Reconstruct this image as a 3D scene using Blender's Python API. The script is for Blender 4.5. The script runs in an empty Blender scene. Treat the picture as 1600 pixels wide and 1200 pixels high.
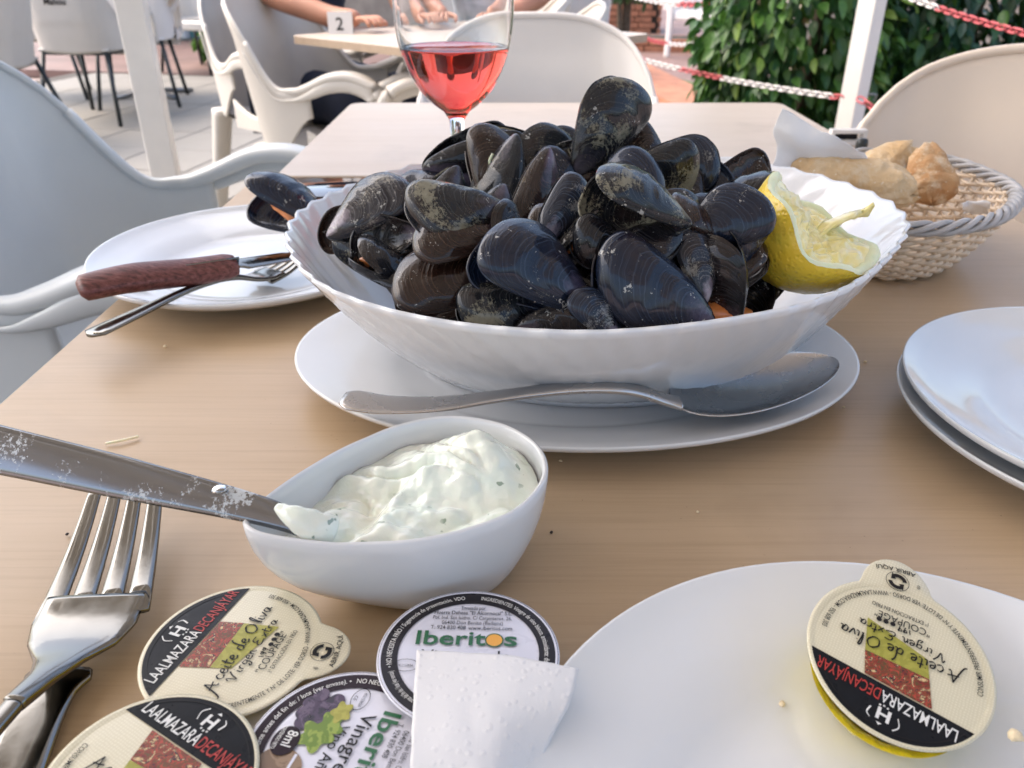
import bpy, bmesh, math, random
from mathutils import Vector, Matrix, noise as mnoise
random.seed(7)
S = bpy.context.scene
COL = S.collection
PI = math.pi

# ------------------------------------------------------------------ camera
TB = 0.74                      # table top height
CAMZ = 0.96
F = 1250.0                     # focal length in photo pixels (1600 wide)
PITCH = math.radians(28.5)
SP, CP = math.sin(PITCH), math.cos(PITCH)
cam = bpy.data.cameras.new('camera'); camo = bpy.data.objects.new('camera', cam); COL.objects.link(camo)
cam.sensor_width = 36; cam.lens = F / 1600 * 36
cam.clip_start = 0.02; cam.clip_end = 200
camo.location = (0, 0, CAMZ); camo.rotation_euler = (PI / 2 - PITCH, 0, 0)
cam.dof.use_dof = True; cam.dof.focus_distance = 0.34; cam.dof.aperture_fstop = 18.0
S.camera = camo

# ------------------------------------------------------------------ light
SUN_EL, SUN_AZ = math.radians(52), math.radians(-75)     # azimuth from +Y towards +X
SKY_STRENGTH = 0.14
w = bpy.data.worlds.new('World'); S.world = w; w.use_nodes = True
nt = w.node_tree; bg = nt.nodes['Background']
sky = nt.nodes.new('ShaderNodeTexSky'); sky.sky_type = 'NISHITA'; sky.sun_disc = False
sky.sun_elevation = SUN_EL; sky.sun_rotation = SUN_AZ
sky.air_density = 1.0; sky.dust_density = 5.0; sky.ozone_density = 1.0
nt.links.new(sky.outputs[0], bg.inputs[0]); bg.inputs[1].default_value = SKY_STRENGTH
sl = bpy.data.lights.new('sun', 'SUN'); so = bpy.data.objects.new('sun', sl); COL.objects.link(so)
sl.energy = .5; sl.angle = math.radians(80); sl.color = (1.0, 0.92, 0.82)
d = Vector((math.sin(SUN_AZ) * math.cos(SUN_EL), math.cos(SUN_AZ) * math.cos(SUN_EL), math.sin(SUN_EL)))
so.rotation_euler = d.to_track_quat('Z', 'Y').to_euler()
vs = S.view_settings
vs.view_transform = 'Standard'; vs.look = 'None'; vs.gamma = 1; vs.use_curve_mapping = False
vs.exposure = 1.78
S.cycles.max_bounces = 10; S.cycles.transmission_bounces = 10; S.cycles.transparent_max_bounces = 12
S.cycles.caustics_reflective = False; S.cycles.caustics_refractive = False
S.cycles.sample_clamp_indirect = 6
S.cycles.use_denoising = True

# ------------------------------------------------------------------ helpers
def at(px, py, z):
    """world point on the level z (metres above the floor) seen at photo pixel px,py"""
    u = (px - 800) / F; v = (py - 600) / F
    dz = -(SP + v * CP)
    k = (z - CAMZ) / dz
    return Vector((u * k, (CP - v * SP) * k, z))
def atY(px, py, Y):
    u = (px - 800) / F; v = (py - 600) / F
    k = Y / (CP - v * SP)
    return Vector((u * k, Y, CAMZ - (SP + v * CP) * k))
def depth(p):
    return p.y * CP - (p.z - CAMZ) * SP
def lerp(a, b, t): return a + (b - a) * t
def clamp(x, a=0.0, b=1.0): return max(a, min(b, x))
def sstep(a, b, x):
    t = clamp((x - a) / (b - a)); return t * t * (3 - 2 * t)
def crm(p0, p1, p2, p3, t):
    return 0.5 * ((2 * p1) + (-p0 + p2) * t + (2 * p0 - 5 * p1 + 4 * p2 - p3) * t * t + (-p0 + 3 * p1 - 3 * p2 + p3) * t ** 3)
def spline(pts, n, closed=False):
    """Catmull-Rom through pts, n samples per span"""
    pts = [Vector(p) for p in pts]; m = len(pts); out = []
    for i in range(m if closed else m - 1):
        if closed: q = [pts[(i + k) % m] for k in (-1, 0, 1, 2)]
        else: q = [pts[max(0, i - 1)], pts[i], pts[i + 1], pts[min(m - 1, i + 2)]]
        for k in range(n): out.append(crm(q[0], q[1], q[2], q[3], k / n))
    if not closed: out.append(pts[-1].copy())
    return out
def interp(tab, x):
    if x <= tab[0][0]: return tab[0][1]
    for (x0, y0), (x1, y1) in zip(tab, tab[1:]):
        if x <= x1: return y0 + (y1 - y0) * (x - x0) / (x1 - x0)
    return tab[-1][1]
def meshdata(name, verts, faces, mats=(), smooth=True, mi=None):
    me = bpy.data.meshes.new(name)
    me.from_pydata([tuple(v) for v in verts], [], faces)
    for m in mats: me.materials.append(m)
    if smooth: me.polygons.foreach_set('use_smooth', [True] * len(me.polygons))
    if mi: me.polygons.foreach_set('material_index', mi)
    me.update(); return me
def link(name, me, parent=None, loc=None):
    o = bpy.data.objects.new(name, me); COL.objects.link(o)
    if parent: o.parent = parent
    if loc is not None: o.location = loc
    return o
def part(name, verts, faces, mat, parent=None, smooth=True, mi=None):
    mats = mat if isinstance(mat, (list, tuple)) else [mat]
    return link(name, meshdata(name, verts, faces, mats, smooth, mi), parent)
def tag(o, label=None, cat=None, group=None, kind=None):
    if label: o['label'] = label
    if cat: o['category'] = cat
    if group: o['group'] = group
    if kind: o['kind'] = kind
    return o
def thing(name, label, cat, loc=(0, 0, 0), rz=0, group=None):
    o = bpy.data.objects.new(name, None); COL.objects.link(o)
    o.empty_display_size = .05
    o.location = loc; o.rotation_euler = (0, 0, rz)
    return tag(o, label, cat, group)
def copy_tree(o, parent=None):
    c = o.copy(); COL.objects.link(c); c.parent = parent
    for ch in list(o.children): copy_tree(ch, c)
    return c
class Geo:
    def __init__(s): s.v = []; s.f = []; s.mi = []
    def add(s, v, f, mi=0, M=None):
        b = len(s.v)
        s.v += [(M @ Vector(p)) if M else Vector(p) for p in v]
        s.f += [tuple(b + i for i in q) for q in f]; s.mi += [mi] * len(f)
        return s
    def build(s, name, mat, parent=None, smooth=True):
        return part(name, s.v, s.f, mat, parent, smooth, s.mi)
def grid(nu, nv, fn, closeu=False, flip=False):
    """fn(i/(nu),j/(nv)) grid"""
    v = []; f = []
    cu = nu if closeu else nu + 1
    for j in range(nv + 1):
        for i in range(cu): v.append(fn(i / nu, j / nv))
    for j in range(nv):
        for i in range(nu):
            a = j * cu + i; b = j * cu + (i + 1) % cu; c = (j + 1) * cu + (i + 1) % cu; e = (j + 1) * cu + i
            f.append((a, b, c, e) if not flip else (e, c, b, a))
    return v, f
def box(cx, cy, cz, sx, sy, sz, bev=0.0):
    """box with chamfered vertical+horizontal edges"""
    bm = bmesh.new(); bmesh.ops.create_cube(bm, size=1)
    bmesh.ops.scale(bm, vec=(sx, sy, sz), verts=bm.verts); bmesh.ops.translate(bm, vec=(cx, cy, cz), verts=bm.verts)
    if bev: bmesh.ops.bevel(bm, geom=list(bm.edges), offset=bev, segments=2, affect='EDGES', profile=.5)
    bm.verts.index_update()
    v = [x.co.copy() for x in bm.verts]; f = [tuple(q.index for q in p.verts) for p in bm.faces]; bm.free()
    return v, f
def lathe(prof, n=48, sx=1, sy=1):
    """prof: list of (r,z); r=0 ends are capped"""
    v = []; f = []; rings = []
    for r, z in prof:
        if r < 1e-6: rings.append([len(v)]); v.append(Vector((0, 0, z)))
        else:
            rings.append(list(range(len(v), len(v) + n)))
            v += [Vector((r * sx * math.cos(2 * PI * k / n), r * sy * math.sin(2 * PI * k / n), z)) for k in range(n)]
    for a, b in zip(rings, rings[1:]):
        for k in range(n):
            k2 = (k + 1) % n
            if len(a) == 1 and len(b) == 1: continue
            if len(a) == 1: f.append((a[0], b[k2], b[k]))
            elif len(b) == 1: f.append((a[k], a[k2], b[0]))
            else: f.append((a[k], a[k2], b[k2], b[k]))
    return v, f
def sweep(path, wf, tf, n=12, up=Vector((0, 0, 1)), sup=2.0, cap=True, upf=None):
    """sweep a superellipse section: half width wf(t) sideways, half thickness tf(t) along up"""
    v = []; f = []; m = len(path)
    for i, p in enumerate(path):
        t = i / (m - 1)
        tan = (path[min(m - 1, i + 1)] - path[max(0, i - 1)]).normalized()
        u = upf(t) if upf else up
        side = tan.cross(u)
        if side.length < 1e-5: side = Vector((1, 0, 0))
        side.normalize(); uu = side.cross(tan).normalized()
        W, T = wf(t), tf(t)
        for k in range(n):
            a = 2 * PI * k / n; c, s_ = math.cos(a), math.sin(a)
            x = math.copysign(abs(c) ** (2 / sup), c); y = math.copysign(abs(s_) ** (2 / sup), s_)
            v.append(p + side * (W * x) + uu * (T * y))
    for i in range(m - 1):
        for k in range(n):
            k2 = (k + 1) % n
            f.append((i * n + k, (i + 1) * n + k, (i + 1) * n + k2, i * n + k2))
    if cap:
        f.append(tuple(range(n))); f.append(tuple(reversed(range((m - 1) * n, m * n))))
    return v, f
def tube(path, r, n=8, cap=True):
    rf = r if callable(r) else (lambda t: r)
    up = Vector((0, 0, 1))
    dd = (path[-1] - path[0])
    if dd.length > 0 and abs(dd.normalized().z) > .9: up = Vector((0, 1, 0))
    return sweep(path, rf, rf, n, up, 2.0, cap)
def nz(p, sc=1.0, oct=3):
    return mnoise.fractal(Vector(p) * sc, 1.0, 2.0, oct)

# ------------------------------------------------------------------ materials
def srgb(r, g, b):
    f = lambda c: (c / 255 / 12.92) if c / 255 < .04045 else ((c / 255 + .055) / 1.055) ** 2.4
    return (f(r), f(g), f(b))
class N:
    """small node-building helper"""
    def __init__(s, name):
        s.m = bpy.data.materials.new(name); s.m.use_nodes = True; s.t = s.m.node_tree
        s.b = s.t.nodes['Principled BSDF']; s.out = s.t.nodes['Material Output']
    def n(s, typ, **kw):
        x = s.t.nodes.new('ShaderNode' + typ)
        for k, v in kw.items(): setattr(x, k, v)
        return x
    def l(s, a, b): s.t.links.new(a, b)
    def coord(s, kind='Object', scale=(1, 1, 1), rand=False):
        tc = s.n('TexCoord'); mp = s.n('Mapping'); mp.inputs['Scale'].default_value = scale
        s.l(tc.outputs[kind], mp.inputs[0])
        if rand:
            oi = s.n('ObjectInfo'); mu = s.n('Math', operation='MULTIPLY'); mu.inputs[1].default_value = 37.0
            s.l(oi.outputs['Random'], mu.inputs[0]); s.l(mu.outputs[0], mp.inputs['Location'])
        return mp.outputs[0]
    def noise(s, co, scale=5, detail=4, rough=.55, dist=0):
        x = s.n('TexNoise'); x.inputs['Scale'].default_value = scale; x.inputs['Detail'].default_value = detail
        x.inputs['Roughness'].default_value = rough; x.inputs['Distortion'].default_value = dist
        s.l(co, x.inputs['Vector']); return x.outputs['Fac']
    def ramp(s, fac, stops, interp='LINEAR'):
        x = s.n('ValToRGB'); x.color_ramp.interpolation = interp; e = x.color_ramp.elements
        while len(e) < len(stops): e.new(.5)
        for el, (p, c) in zip(e, stops):
            el.position = p; el.color = (c, c, c, 1) if isinstance(c, (int, float)) else (*c, 1)
        s.l(fac, x.inputs[0]); return x.outputs[0]
    def mix(s, fac, a, b, mode='MIX'):
        x = s.n('Mix', data_type='RGBA', blend_type=mode)
        for sock, val in ((x.inputs[0], fac), (x.inputs[6], a), (x.inputs[7], b)):
            if hasattr(val, 'links') or hasattr(val, 'is_output'): s.l(val, sock)
            elif isinstance(val, (int, float)): sock.default_value = val if sock is x.inputs[0] or sock.type == 'VALUE' else (val, val, val, 1)
            else: sock.default_value = (*val, 1)
        return x.outputs[2]
    def math(s, op, a, b=None, c=None):
        x = s.n('Math', operation=op)
        for sock, val in zip(x.inputs, (a, b, c)):
            if val is None: continue
            if hasattr(val, 'is_output'): s.l(val, sock)
            else: sock.default_value = val
        return x.outputs[0]
    def bump(s, h, strength=.3, dist=.001, normal=None):
        x = s.n('Bump'); x.inputs['Strength'].default_value = strength; x.inputs['Distance'].default_value = dist
        s.l(h, x.inputs['Height'])
        if normal is not None: s.l(normal, x.inputs['Normal'])
        s.l(x.outputs[0], s.b.inputs['Normal']); return x.outputs[0]
    def set(s, **kw):
        for k, v in kw.items():
            k = {'color': 'Base Color', 'rough': 'Roughness', 'metal': 'Metallic', 'trans': 'Transmission Weight', 'ior': 'IOR',
                 'coat': 'Coat Weight', 'coatr': 'Coat Roughness', 'sss': 'Subsurface Weight', 'spec': 'Specular IOR Level', 'alpha': 'Alpha'}[k]
            i = s.b.inputs[k]
            if hasattr(v, 'is_output'): s.l(v, i)
            elif isinstance(v, tuple): i.default_value = (*v, 1)
            else: i.default_value = v
        return s
def plain(name, color, rough=.5, metal=0, var=.12, scale=30, bump=0, bscale=200, rand=False, **kw):
    """principled with a little noise in colour and roughness"""
    m = N(name); co = m.coord('Object', rand=rand)
    f = m.noise(co, scale, 5)
    c2 = tuple(c * (1 - var) for c in color); c3 = tuple(min(1, c * (1 + var)) for c in color)
    m.set(color=m.ramp(f, [(.3, c2), (.7, c3)]), rough=m.ramp(m.noise(co, scale * 1.7, 4), [(.3, max(0, rough - .06)), (.7, min(1, rough + .06))]), metal=metal, **kw)
    if bump: m.bump(m.noise(co, bscale, 4), bump, .001)
    return m.m

def mat_tabletop(name, dark, light, rot=0):
    m = N(name)
    co = m.coord('Object', (3.0, 60, 1)); co2 = m.coord('Object', (9, 420, 1)); co3 = m.coord('Object', (1.2, 9, 1))
    g = m.noise(co, 1.0, 5, .6, .3); fine = m.noise(co2, 1.0, 3, .7); wide = m.noise(co3, 1, 3)
    a = m.mix(m.ramp(g, [(.25, 0), (.75, 1)]), dark, light)
    dk = tuple(c * .80 for c in dark)
    a = m.mix(m.ramp(fine, [(.48, 0), (.72, .45)]), a, dk)
    a = m.mix(m.ramp(wide, [(.35, .0), (.7, .28)]), a, tuple(c * 1.12 for c in light))
    st = m.noise(m.coord('Object', (7, 11, 1)), 1, 4, .6, .5); a = m.mix(m.ramp(st, [(.56, 0), (.72, .30)]), a, tuple(c * .68 for c in dark))
    sp = m.noise(m.coord('Object', (1, 1, 1)), 430, 2); sel = m.noise(m.coord('Object', (1, 1, 1)), 13, 2)
    a = m.mix(m.math('MULTIPLY', m.ramp(sp, [(.74, 0), (.77, .6)]), m.ramp(sel, [(.48, 0), (.6, 1)])), a, tuple(c * .35 for c in dark))
    sm = m.noise(m.coord('Object', (6, 6, 1)), 1, 5, .6)
    m.set(color=a, rough=m.ramp(sm, [(.3, .34), (.7, .48)]), spec=.5)
    m.bump(fine, .12, .0004)
    return m.m
def mat_shell(name, base, wear, crust_c, crust=.5, wearamt=.5, rough=.3, line=(.09, .10, .12)):
    """mussel valve outside: concentric growth lines, worn beak, chalky crust patches"""
    m = N(name); co = m.coord('Object', rand=True)
    ga = m.n('Attribute', attribute_name='growth').outputs['Fac']
    n1 = m.noise(co, 3.0, 4)
    gw = m.math('ADD', ga, m.math('MULTIPLY', n1, .10))
    w1 = m.n('TexNoise', noise_dimensions='1D'); w1.inputs['Scale'].default_value = 34; w1.inputs['Detail'].default_value = 4; w1.inputs['Roughness'].default_value = .75
    m.l(gw, w1.inputs['W']); rings = w1.outputs['Fac']
    w2 = m.n('TexNoise', noise_dimensions='1D'); w2.inputs['Scale'].default_value = 150; w2.inputs['Detail'].default_value = 2
    m.l(gw, w2.inputs['W'])
    c = m.mix(m.ramp(rings, [(.53, 0), (.70, .65)]), base, line)
    c = m.mix(m.ramp(m.noise(co, 2.2, 3), [(.5, 0), (.75, .6)]), c, (.030, .014, .008))
    beak = m.math('ADD', ga, m.math('MULTIPLY', m.noise(co, 6, 5, .7), .55))
    wear_f = m.ramp(beak, [(.38, wearamt), (.62, 0)])
    c = m.mix(wear_f, c, m.mix(m.noise(co, 9, 3), wear, (.10, .06, .15)))
    big = m.noise(co, 2.6, 2); fine = m.noise(co, 34, 7, .8)
    cr = m.math('ADD', m.math('MULTIPLY', big, .55), m.math('MULTIPLY', fine, .45))
    th = .62 - .12 * crust
    cr = m.math('ADD', cr, m.math('MULTIPLY', m.math('SUBTRACT', rings, .5), .16))
    crf = m.ramp(cr, [(th, 0), (th + .03, .85)])
    c = m.mix(crf, c, m.mix(m.noise(co, 18, 3), crust_c, tuple(x * .5 for x in crust_c)))
    chip = m.ramp(m.math('ADD', m.math('MULTIPLY', m.noise(co, 8, 2), .6), m.math('MULTIPLY', m.noise(co, 45, 3), .4)), [(.635, 0), (.655, .85)])
    c = m.mix(chip, c, (.42, .42, .40))
    r = m.mix(crf, m.ramp(m.noise(co, 7, 4), [(.35, rough * .55), (.7, rough * 1.6)]), .85)
    m.set(color=c, rough=r, spec=.15, coat=.55, coatr=.05)
    b1 = m.n('Bump'); b1.inputs['Strength'].default_value = .55; b1.inputs['Distance'].default_value = .0007; m.l(rings, b1.inputs['Height'])
    b2 = m.n('Bump'); b2.inputs['Strength'].default_value = .35; b2.inputs['Distance'].default_value = .0003; m.l(w2.outputs['Fac'], b2.inputs['Height']); m.l(b1.outputs[0], b2.inputs['Normal'])
    b3 = m.n('Bump'); b3.inputs['Strength'].default_value = .6; b3.inputs['Distance'].default_value = .0006; m.l(crf, b3.inputs['Height']); m.l(b2.outputs[0], b3.inputs['Normal'])
    m.l(b3.outputs[0], m.b.inputs['Normal'])
    return m.m
def mat_nacre(name, a, b, rough=.28):
    m = N(name); co = m.coord('Object', rand=True)
    f = m.noise(co, 3.2, 4, .5, .5)
    ga = m.n('Attribute', attribute_name='growth').outputs['Fac']
    rim = m.ramp(ga, [(.80, 0), (.97, .8)])
    c = m.mix(m.ramp(f, [(.38, 0), (.66, 1)]), a, b)
    c = m.mix(rim, c, (.012, .010, .014))
    m.set(color=c, rough=rough, coat=.3, coatr=.08, spec=.3)
    m.bump(m.noise(co, 14, 3), .3, .0006)
    return m.m

M = {}
M['ceramic'] = plain('white_glazed_ceramic', (.68, .70, .72), .10, var=.02, scale=20, coat=.4, coatr=.05)
M['ceramic_warm'] = plain('warm_white_ceramic', (.70, .705, .705), .16, var=.02, scale=20, coat=.3, coatr=.08)
M['opal'] = plain('opal_glass_white', (.72, .74, .77), .14, var=.015, scale=20, coat=.4, coatr=.06, sss=.0)
M['table'] = mat_tabletop('wood_laminate', (.45, .325, .20), (.52, .385, .25))
M['table_far'] = mat_tabletop('sky_sheen_laminate', (.50, .42, .35), (.56, .485, .415))  # paler than the near top: sky reflection painted into the wood colour
M['table_edge'] = plain('table_edge_band', (.42, .32, .23), .45, var=.08)
M['plastic'] = plain('cream_plastic', (.56, .53, .485), .38, var=.03, scale=8)
M['plastic_shade'] = plain('shade_grey_plastic', (.52, .56, .58), .36, var=.03, scale=8)  # blue grey shade of the near left chair, painted as base colour
M['plastic_beige'] = plain('beige_plastic', (.72, .62, .52), .38, var=.03, scale=8)
M['plastic_white'] = plain('white_plastic', (.72, .69, .66), .38, var=.03, scale=8)
M['black_metal'] = plain('black_painted_metal', (.015, .02, .022), .35, var=.2)
M['grey_metal'] = plain('grey_metal', (.25, .25, .25), .35, metal=.8)
M['post'] = plain('white_painted_steel', (.72, .70, .66), .40, var=.04, scale=12)
def mat_steel(name, rough=.16, col=(.225, .22, .205)):
    m = N(name); co = m.coord('Object', (1, 1, 1)); f = m.noise(co, 60, 5, .7); g = m.noise(co, 14, 3)
    m.set(color=m.mix(g, col, tuple(c * .82 for c in col)), metal=1.0, rough=m.ramp(f, [(.35, rough * .7), (.75, rough * 1.8)]))
    m.bump(m.noise(co, 400, 3), .03, .0003)
    return m.m
M['steel'] = mat_steel('polished_steel', .12); M['steel_satin'] = plain('satin_steel', (.50, .485, .48), .27, 1.0, var=.03, scale=20)
def mat_blade():
    m = N('smeared_steel'); co = m.coord('Object')
    big = m.noise(co, 42, 3); sp = m.noise(co, 620, 5, .75)
    f = m.ramp(m.math('ADD', m.math('MULTIPLY', big, .55), m.math('MULTIPLY', sp, .45)), [(.56, 0), (.60, .75)])
    m.set(color=m.mix(f, (.22, .225, .235), (.62, .66, .68)), metal=m.mix(f, 1.0, 0.0), rough=m.mix(f, .15, .6))
    return m.m
M['blade'] = mat_blade()
def mat_wood_handle():
    m = N('red_pakka_wood'); co = m.coord('Object', (26, 520, 520)); f = m.noise(co, 1, 3, .6, .3)
    m.set(color=m.ramp(f, [(.3, (.055, .014, .013)), (.52, (.15, .045, .04)), (.75, (.24, .10, .09))]), rough=.42)
    m.bump(f, .3, .0006); return m.m
M['pakka'] = mat_wood_handle()
M['sauce'] = None
def mat_sauce():
    m = N('herb_cream_sauce'); co = m.coord('Object')
    fl = m.noise(co, 190, 2, .5); sel = m.noise(co, 60, 2)
    f = m.math('MULTIPLY', m.ramp(fl, [(.66, 0), (.69, .75)]), m.ramp(sel, [(.48, 0), (.58, 1)]))
    big = m.ramp(m.noise(co, 40, 3), [(.35, (.72, .80, .72)), (.65, (.83, .84, .74))])
    m.set(color=m.mix(f, big, (.13, .22, .15)), rough=.16, sss=.3, coat=.5, coatr=.06)
    m.b.inputs['Subsurface Radius'].default_value = (.004, .005, .004)
    m.bump(m.noise(co, 300, 5), .4, .0008); return m.m
M['sauce'] = mat_sauce()
def mat_paper(name='embossed_paper', col=(.80, .795, .80), sc=260, st=.5):
    m = N(name); co = m.coord('Object')
    v = m.n('TexVoronoi', feature='F1'); v.inputs['Scale'].default_value = sc; m.l(co, v.inputs['Vector'])
    dots = m.ramp(v.outputs['Distance'], [(.10, 1), (.38, 0)])
    m.set(color=col, rough=.85, spec=.2, sss=.08); m.b.inputs['Subsurface Radius'].default_value = (.003, .003, .003)
    b = m.bump(m.noise(co, 900, 3), .15, .0004); m.bump(dots, st, .0007, b); return m.m
M['paper'] = mat_paper(col=(.70, .70, .71), sc=330, st=.24); M['tissue'] = mat_paper('thin_napkin', (.78, .79, .81), 160, .15)
def mat_lemon():
    m = N('lemon_rind'); co = m.coord('Object')
    f = m.noise(co, 35, 4); p = m.n('TexVoronoi'); p.inputs['Scale'].default_value = 420; m.l(co, p.inputs['Vector'])
    g = m.noise(co, 55, 4, .6)
    c = m.ramp(f, [(.3, (.76, .52, .03)), (.7, (.86, .68, .09))])
    c = m.mix(m.ramp(g, [(.56, 0), (.72, .65)]), c, (.42, .42, .04))
    m.set(color=c, rough=.30, sss=.12, coat=.2); m.b.inputs['Subsurface Radius'].default_value = (.006, .004, .001)
    b = m.bump(m.noise(co, 130, 3), .35, .002); m.bump(m.ramp(p.outputs['Distance'], [(.0, 0), (.5, 1)]), .55, .0007, b); return m.m
M['rind'] = mat_lemon()
def mat_pulp():
    m = N('lemon_pulp'); co = m.coord('Object')
    f = m.noise(co, 80, 4, .6, .8)
    m.set(color=m.ramp(f, [(.3, (.86, .74, .25)), (.5, (.90, .82, .42)), (.72, (.92, .87, .62))]), rough=.14, sss=.3, coat=.4, coatr=.08)
    m.b.inputs['Subsurface Radius'].default_value = (.006, .005, .003)
    m.bump(m.noise(co, 180, 3, .5, 1.0), .35, .0010); return m.m
M['pulp'] = mat_pulp()
M['pith'] = plain('lemon_pith', (.86, .82, .55), .5, var=.05, scale=120, bump=.3, bscale=500, sss=.3)
M['meat'] = plain('orange_mussel_meat', (.50, .17, .045), .32, var=.45, scale=2.6, bump=.4, bscale=9, coat=.3)
M['meat_dark'] = plain('dark_mantle_edge', (.03, .018, .012), .35, var=.4, scale=6)
def mat_bread(name, crust, dark, dusty=.6):
    m = N(name); co = m.coord('Object', rand=True)
    f = m.noise(co, 26, 4); sp = m.noise(co, 330, 3, .6); d = m.noise(co, 70, 5, .7)
    c = m.mix(m.ramp(f, [(.35, 0), (.68, 1)]), crust, dark)
    c = m.mix(m.ramp(d, [(.48, 0), (.66, dusty)]), c, (.80, .68, .50))
    c = m.mix(m.ramp(sp, [(.66, 0), (.70, .8)]), c, (.88, .82, .70))
    m.set(color=c, rough=.8, spec=.2)
    b = m.bump(m.noise(co, 110, 6, .7), .9, .0030); m.bump(sp, .4, .001, b); return m.m
M['bread'] = mat_bread('bread_crust', (.72, .54, .33), (.62, .39, .18))
M['bread_dark'] = mat_bread('toasted_crust', (.60, .38, .20), (.44, .22, .09), .7)
M['crumb'] = plain('bread_crumb', (.74, .62, .42), .85, var=.2, scale=160, bump=.8, bscale=300)
M['wicker'] = plain('pale_wicker', (.72, .59, .45), .5, var=.18, scale=60, rand=True)
M['wicker_grey'] = plain('greyed_wicker', (.42, .41, .41), .5, var=.22, scale=60, rand=True)
M['oil_tub'] = None
def glassy(name, color, rough=.02, ior=1.45):
    m = N(name); m.set(color=color, trans=1.0, rough=rough, ior=ior); return m.m
M['glass'] = glassy('clear_glass', (.97, .98, .98), 0.0, 1.48)
M['wine'] = glassy('rose_wine', (.95, .10, .07), 0.0, 1.34)
M['oil'] = plain('olive_oil', (.80, .60, .02), .10, var=.15, scale=150, bump=.9, bscale=260, coat=1, sss=.2)
M['puddle'] = glassy('oil_film', (.97, .95, .78), 0.02, 1.46)
M['plastic_clear'] = plain('translucent_tub', (.62, .62, .60), .2, var=.05, trans=.35)
M['black_gloss'] = plain('phone_glass', (.01, .011, .013), .05, var=.1, coat=1, coatr=.02)
M['leather'] = plain('brown_phone_case', (.12, .04, .02), .5, bump=.3, bscale=600)
M['dark_floor'] = plain('brick_red_floor', (.20, .125, .105), .6, var=.25, scale=2.2)
M['paver'] = None
def mat_paver():
    m = N('concrete_paver'); co = m.coord('Object', rand=True)
    f = m.noise(co, 6, 5); g = m.noise(co, 90, 4)
    c = m.mix(f, (.22, .205, .18), (.27, .25, .22)); c = m.mix(m.ramp(g, [(.55, 0), (.8, .4)]), c, (.15, .14, .12))
    m.set(color=c, rough=.6); m.bump(g, .2, .002); return m.m
M['paver'] = mat_paver()
M['joint'] = plain('dark_joint', (.09, .08, .07), .9)
M['terrace'] = plain('pinkish_terrace', (.40, .31, .27), .7, var=.2, scale=3)
M['terracotta'] = plain('terracotta', (.42, .18, .10), .7, var=.25, scale=9, rand=True)
M['chain_red'] = plain('red_plastic', (.52, .10, .11), .4, var=.12, scale=20)
M['chain_white'] = plain('white_chain_plastic', (.72, .68, .66), .4, var=.06, scale=20)
M['navy'] = plain('navy_cloth', (.012, .018, .04), .9, var=.25, scale=12)
M['skin'] = plain('tanned_skin', (.46, .22, .14), .5, var=.1, scale=10, sss=.1)
M['hair'] = plain('dark_hair', (.03, .02, .015), .6, var=.4, scale=60)
M['teal'] = plain('teal_cloth', (.05, .17, .18), .8, var=.2, scale=5)
M['greycloth'] = plain('grey_white_cloth', (.42, .46, .47), .8, var=.12, scale=5)
M['darkwall'] = plain('dark_wall', (.06, .065, .07), .8, var=.3, scale=2)
M['beigewall'] = plain('beige_stone', (.38, .33, .27), .8, var=.2, scale=5)
M['bark'] = plain('bark', (.10, .075, .05), .9, var=.4, scale=20, bump=.6, bscale=60)
M['soil'] = plain('soil', (.05, .04, .03), .95, var=.4, scale=20)
def mat_leaf(name, a, b, trans=.25):
    m = N(name); co = m.coord('Object'); f = m.noise(co, 7, 3); 
    m.set(color=m.ramp(f, [(.35, a), (.65, b)]), rough=.38, spec=.5)
    t = m.n('BsdfTranslucent'); m.l(m.ramp(f, [(.35, a), (.65, b)]), t.inputs[0])
    mx = m.n('MixShader'); mx.inputs[0].default_value = trans
    m.l(m.b.outputs[0], mx.inputs[1]); m.l(t.outputs[0], mx.inputs[2]); m.l(mx.outputs[0], m.out.inputs[0]); return m.m
M['leaf_dark'] = mat_leaf('dark_leaf', (.018, .060, .014), (.04, .11, .025))
M['leaf_mid'] = mat_leaf('mid_leaf', (.045, .125, .02), (.085, .19, .03))
M['leaf_new'] = mat_leaf('new_leaf', (.16, .28, .04), (.26, .38, .07), .35)
M['leaf_blue'] = mat_leaf('bluish_leaf', (.015, .06, .04), (.035, .10, .06))
M['ink_black'] = plain('black_ink', (.010, .010, .012), .35, var=.1, spec=.25)
M['ink_white'] = plain('white_ink', (.72, .72, .70), .45, var=.03)
M['ink_red'] = plain('red_ink', (.42, .035, .03), .4, var=.05)
M['ink_green'] = plain('dark_green_ink', (.01, .11, .04), .4, var=.05)
M['ink_orange'] = plain('orange_ink', (.75, .36, .05), .4, var=.05)
M['lid_black'] = plain('black_foil', (.008, .010, .014), .30, var=.2, scale=90, bump=.12, bscale=120, coat=.05, coatr=.1, spec=.15)
M['lid_violet'] = plain('aubergine_foil', (.020, .011, .018), .3, var=.2, scale=90, bump=.12, bscale=120, coat=.05, coatr=.1, spec=.15)
M['lid_grey'] = plain('dark_grey_foil', (.022, .020, .023), .3, var=.2, scale=90, bump=.12, bscale=120, coat=.05, coatr=.1, spec=.15)
M['lid_white'] = plain('white_foil', (.62, .63, .72), .3, var=.03, scale=60, bump=.12, bscale=120, coat=.3)
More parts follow.
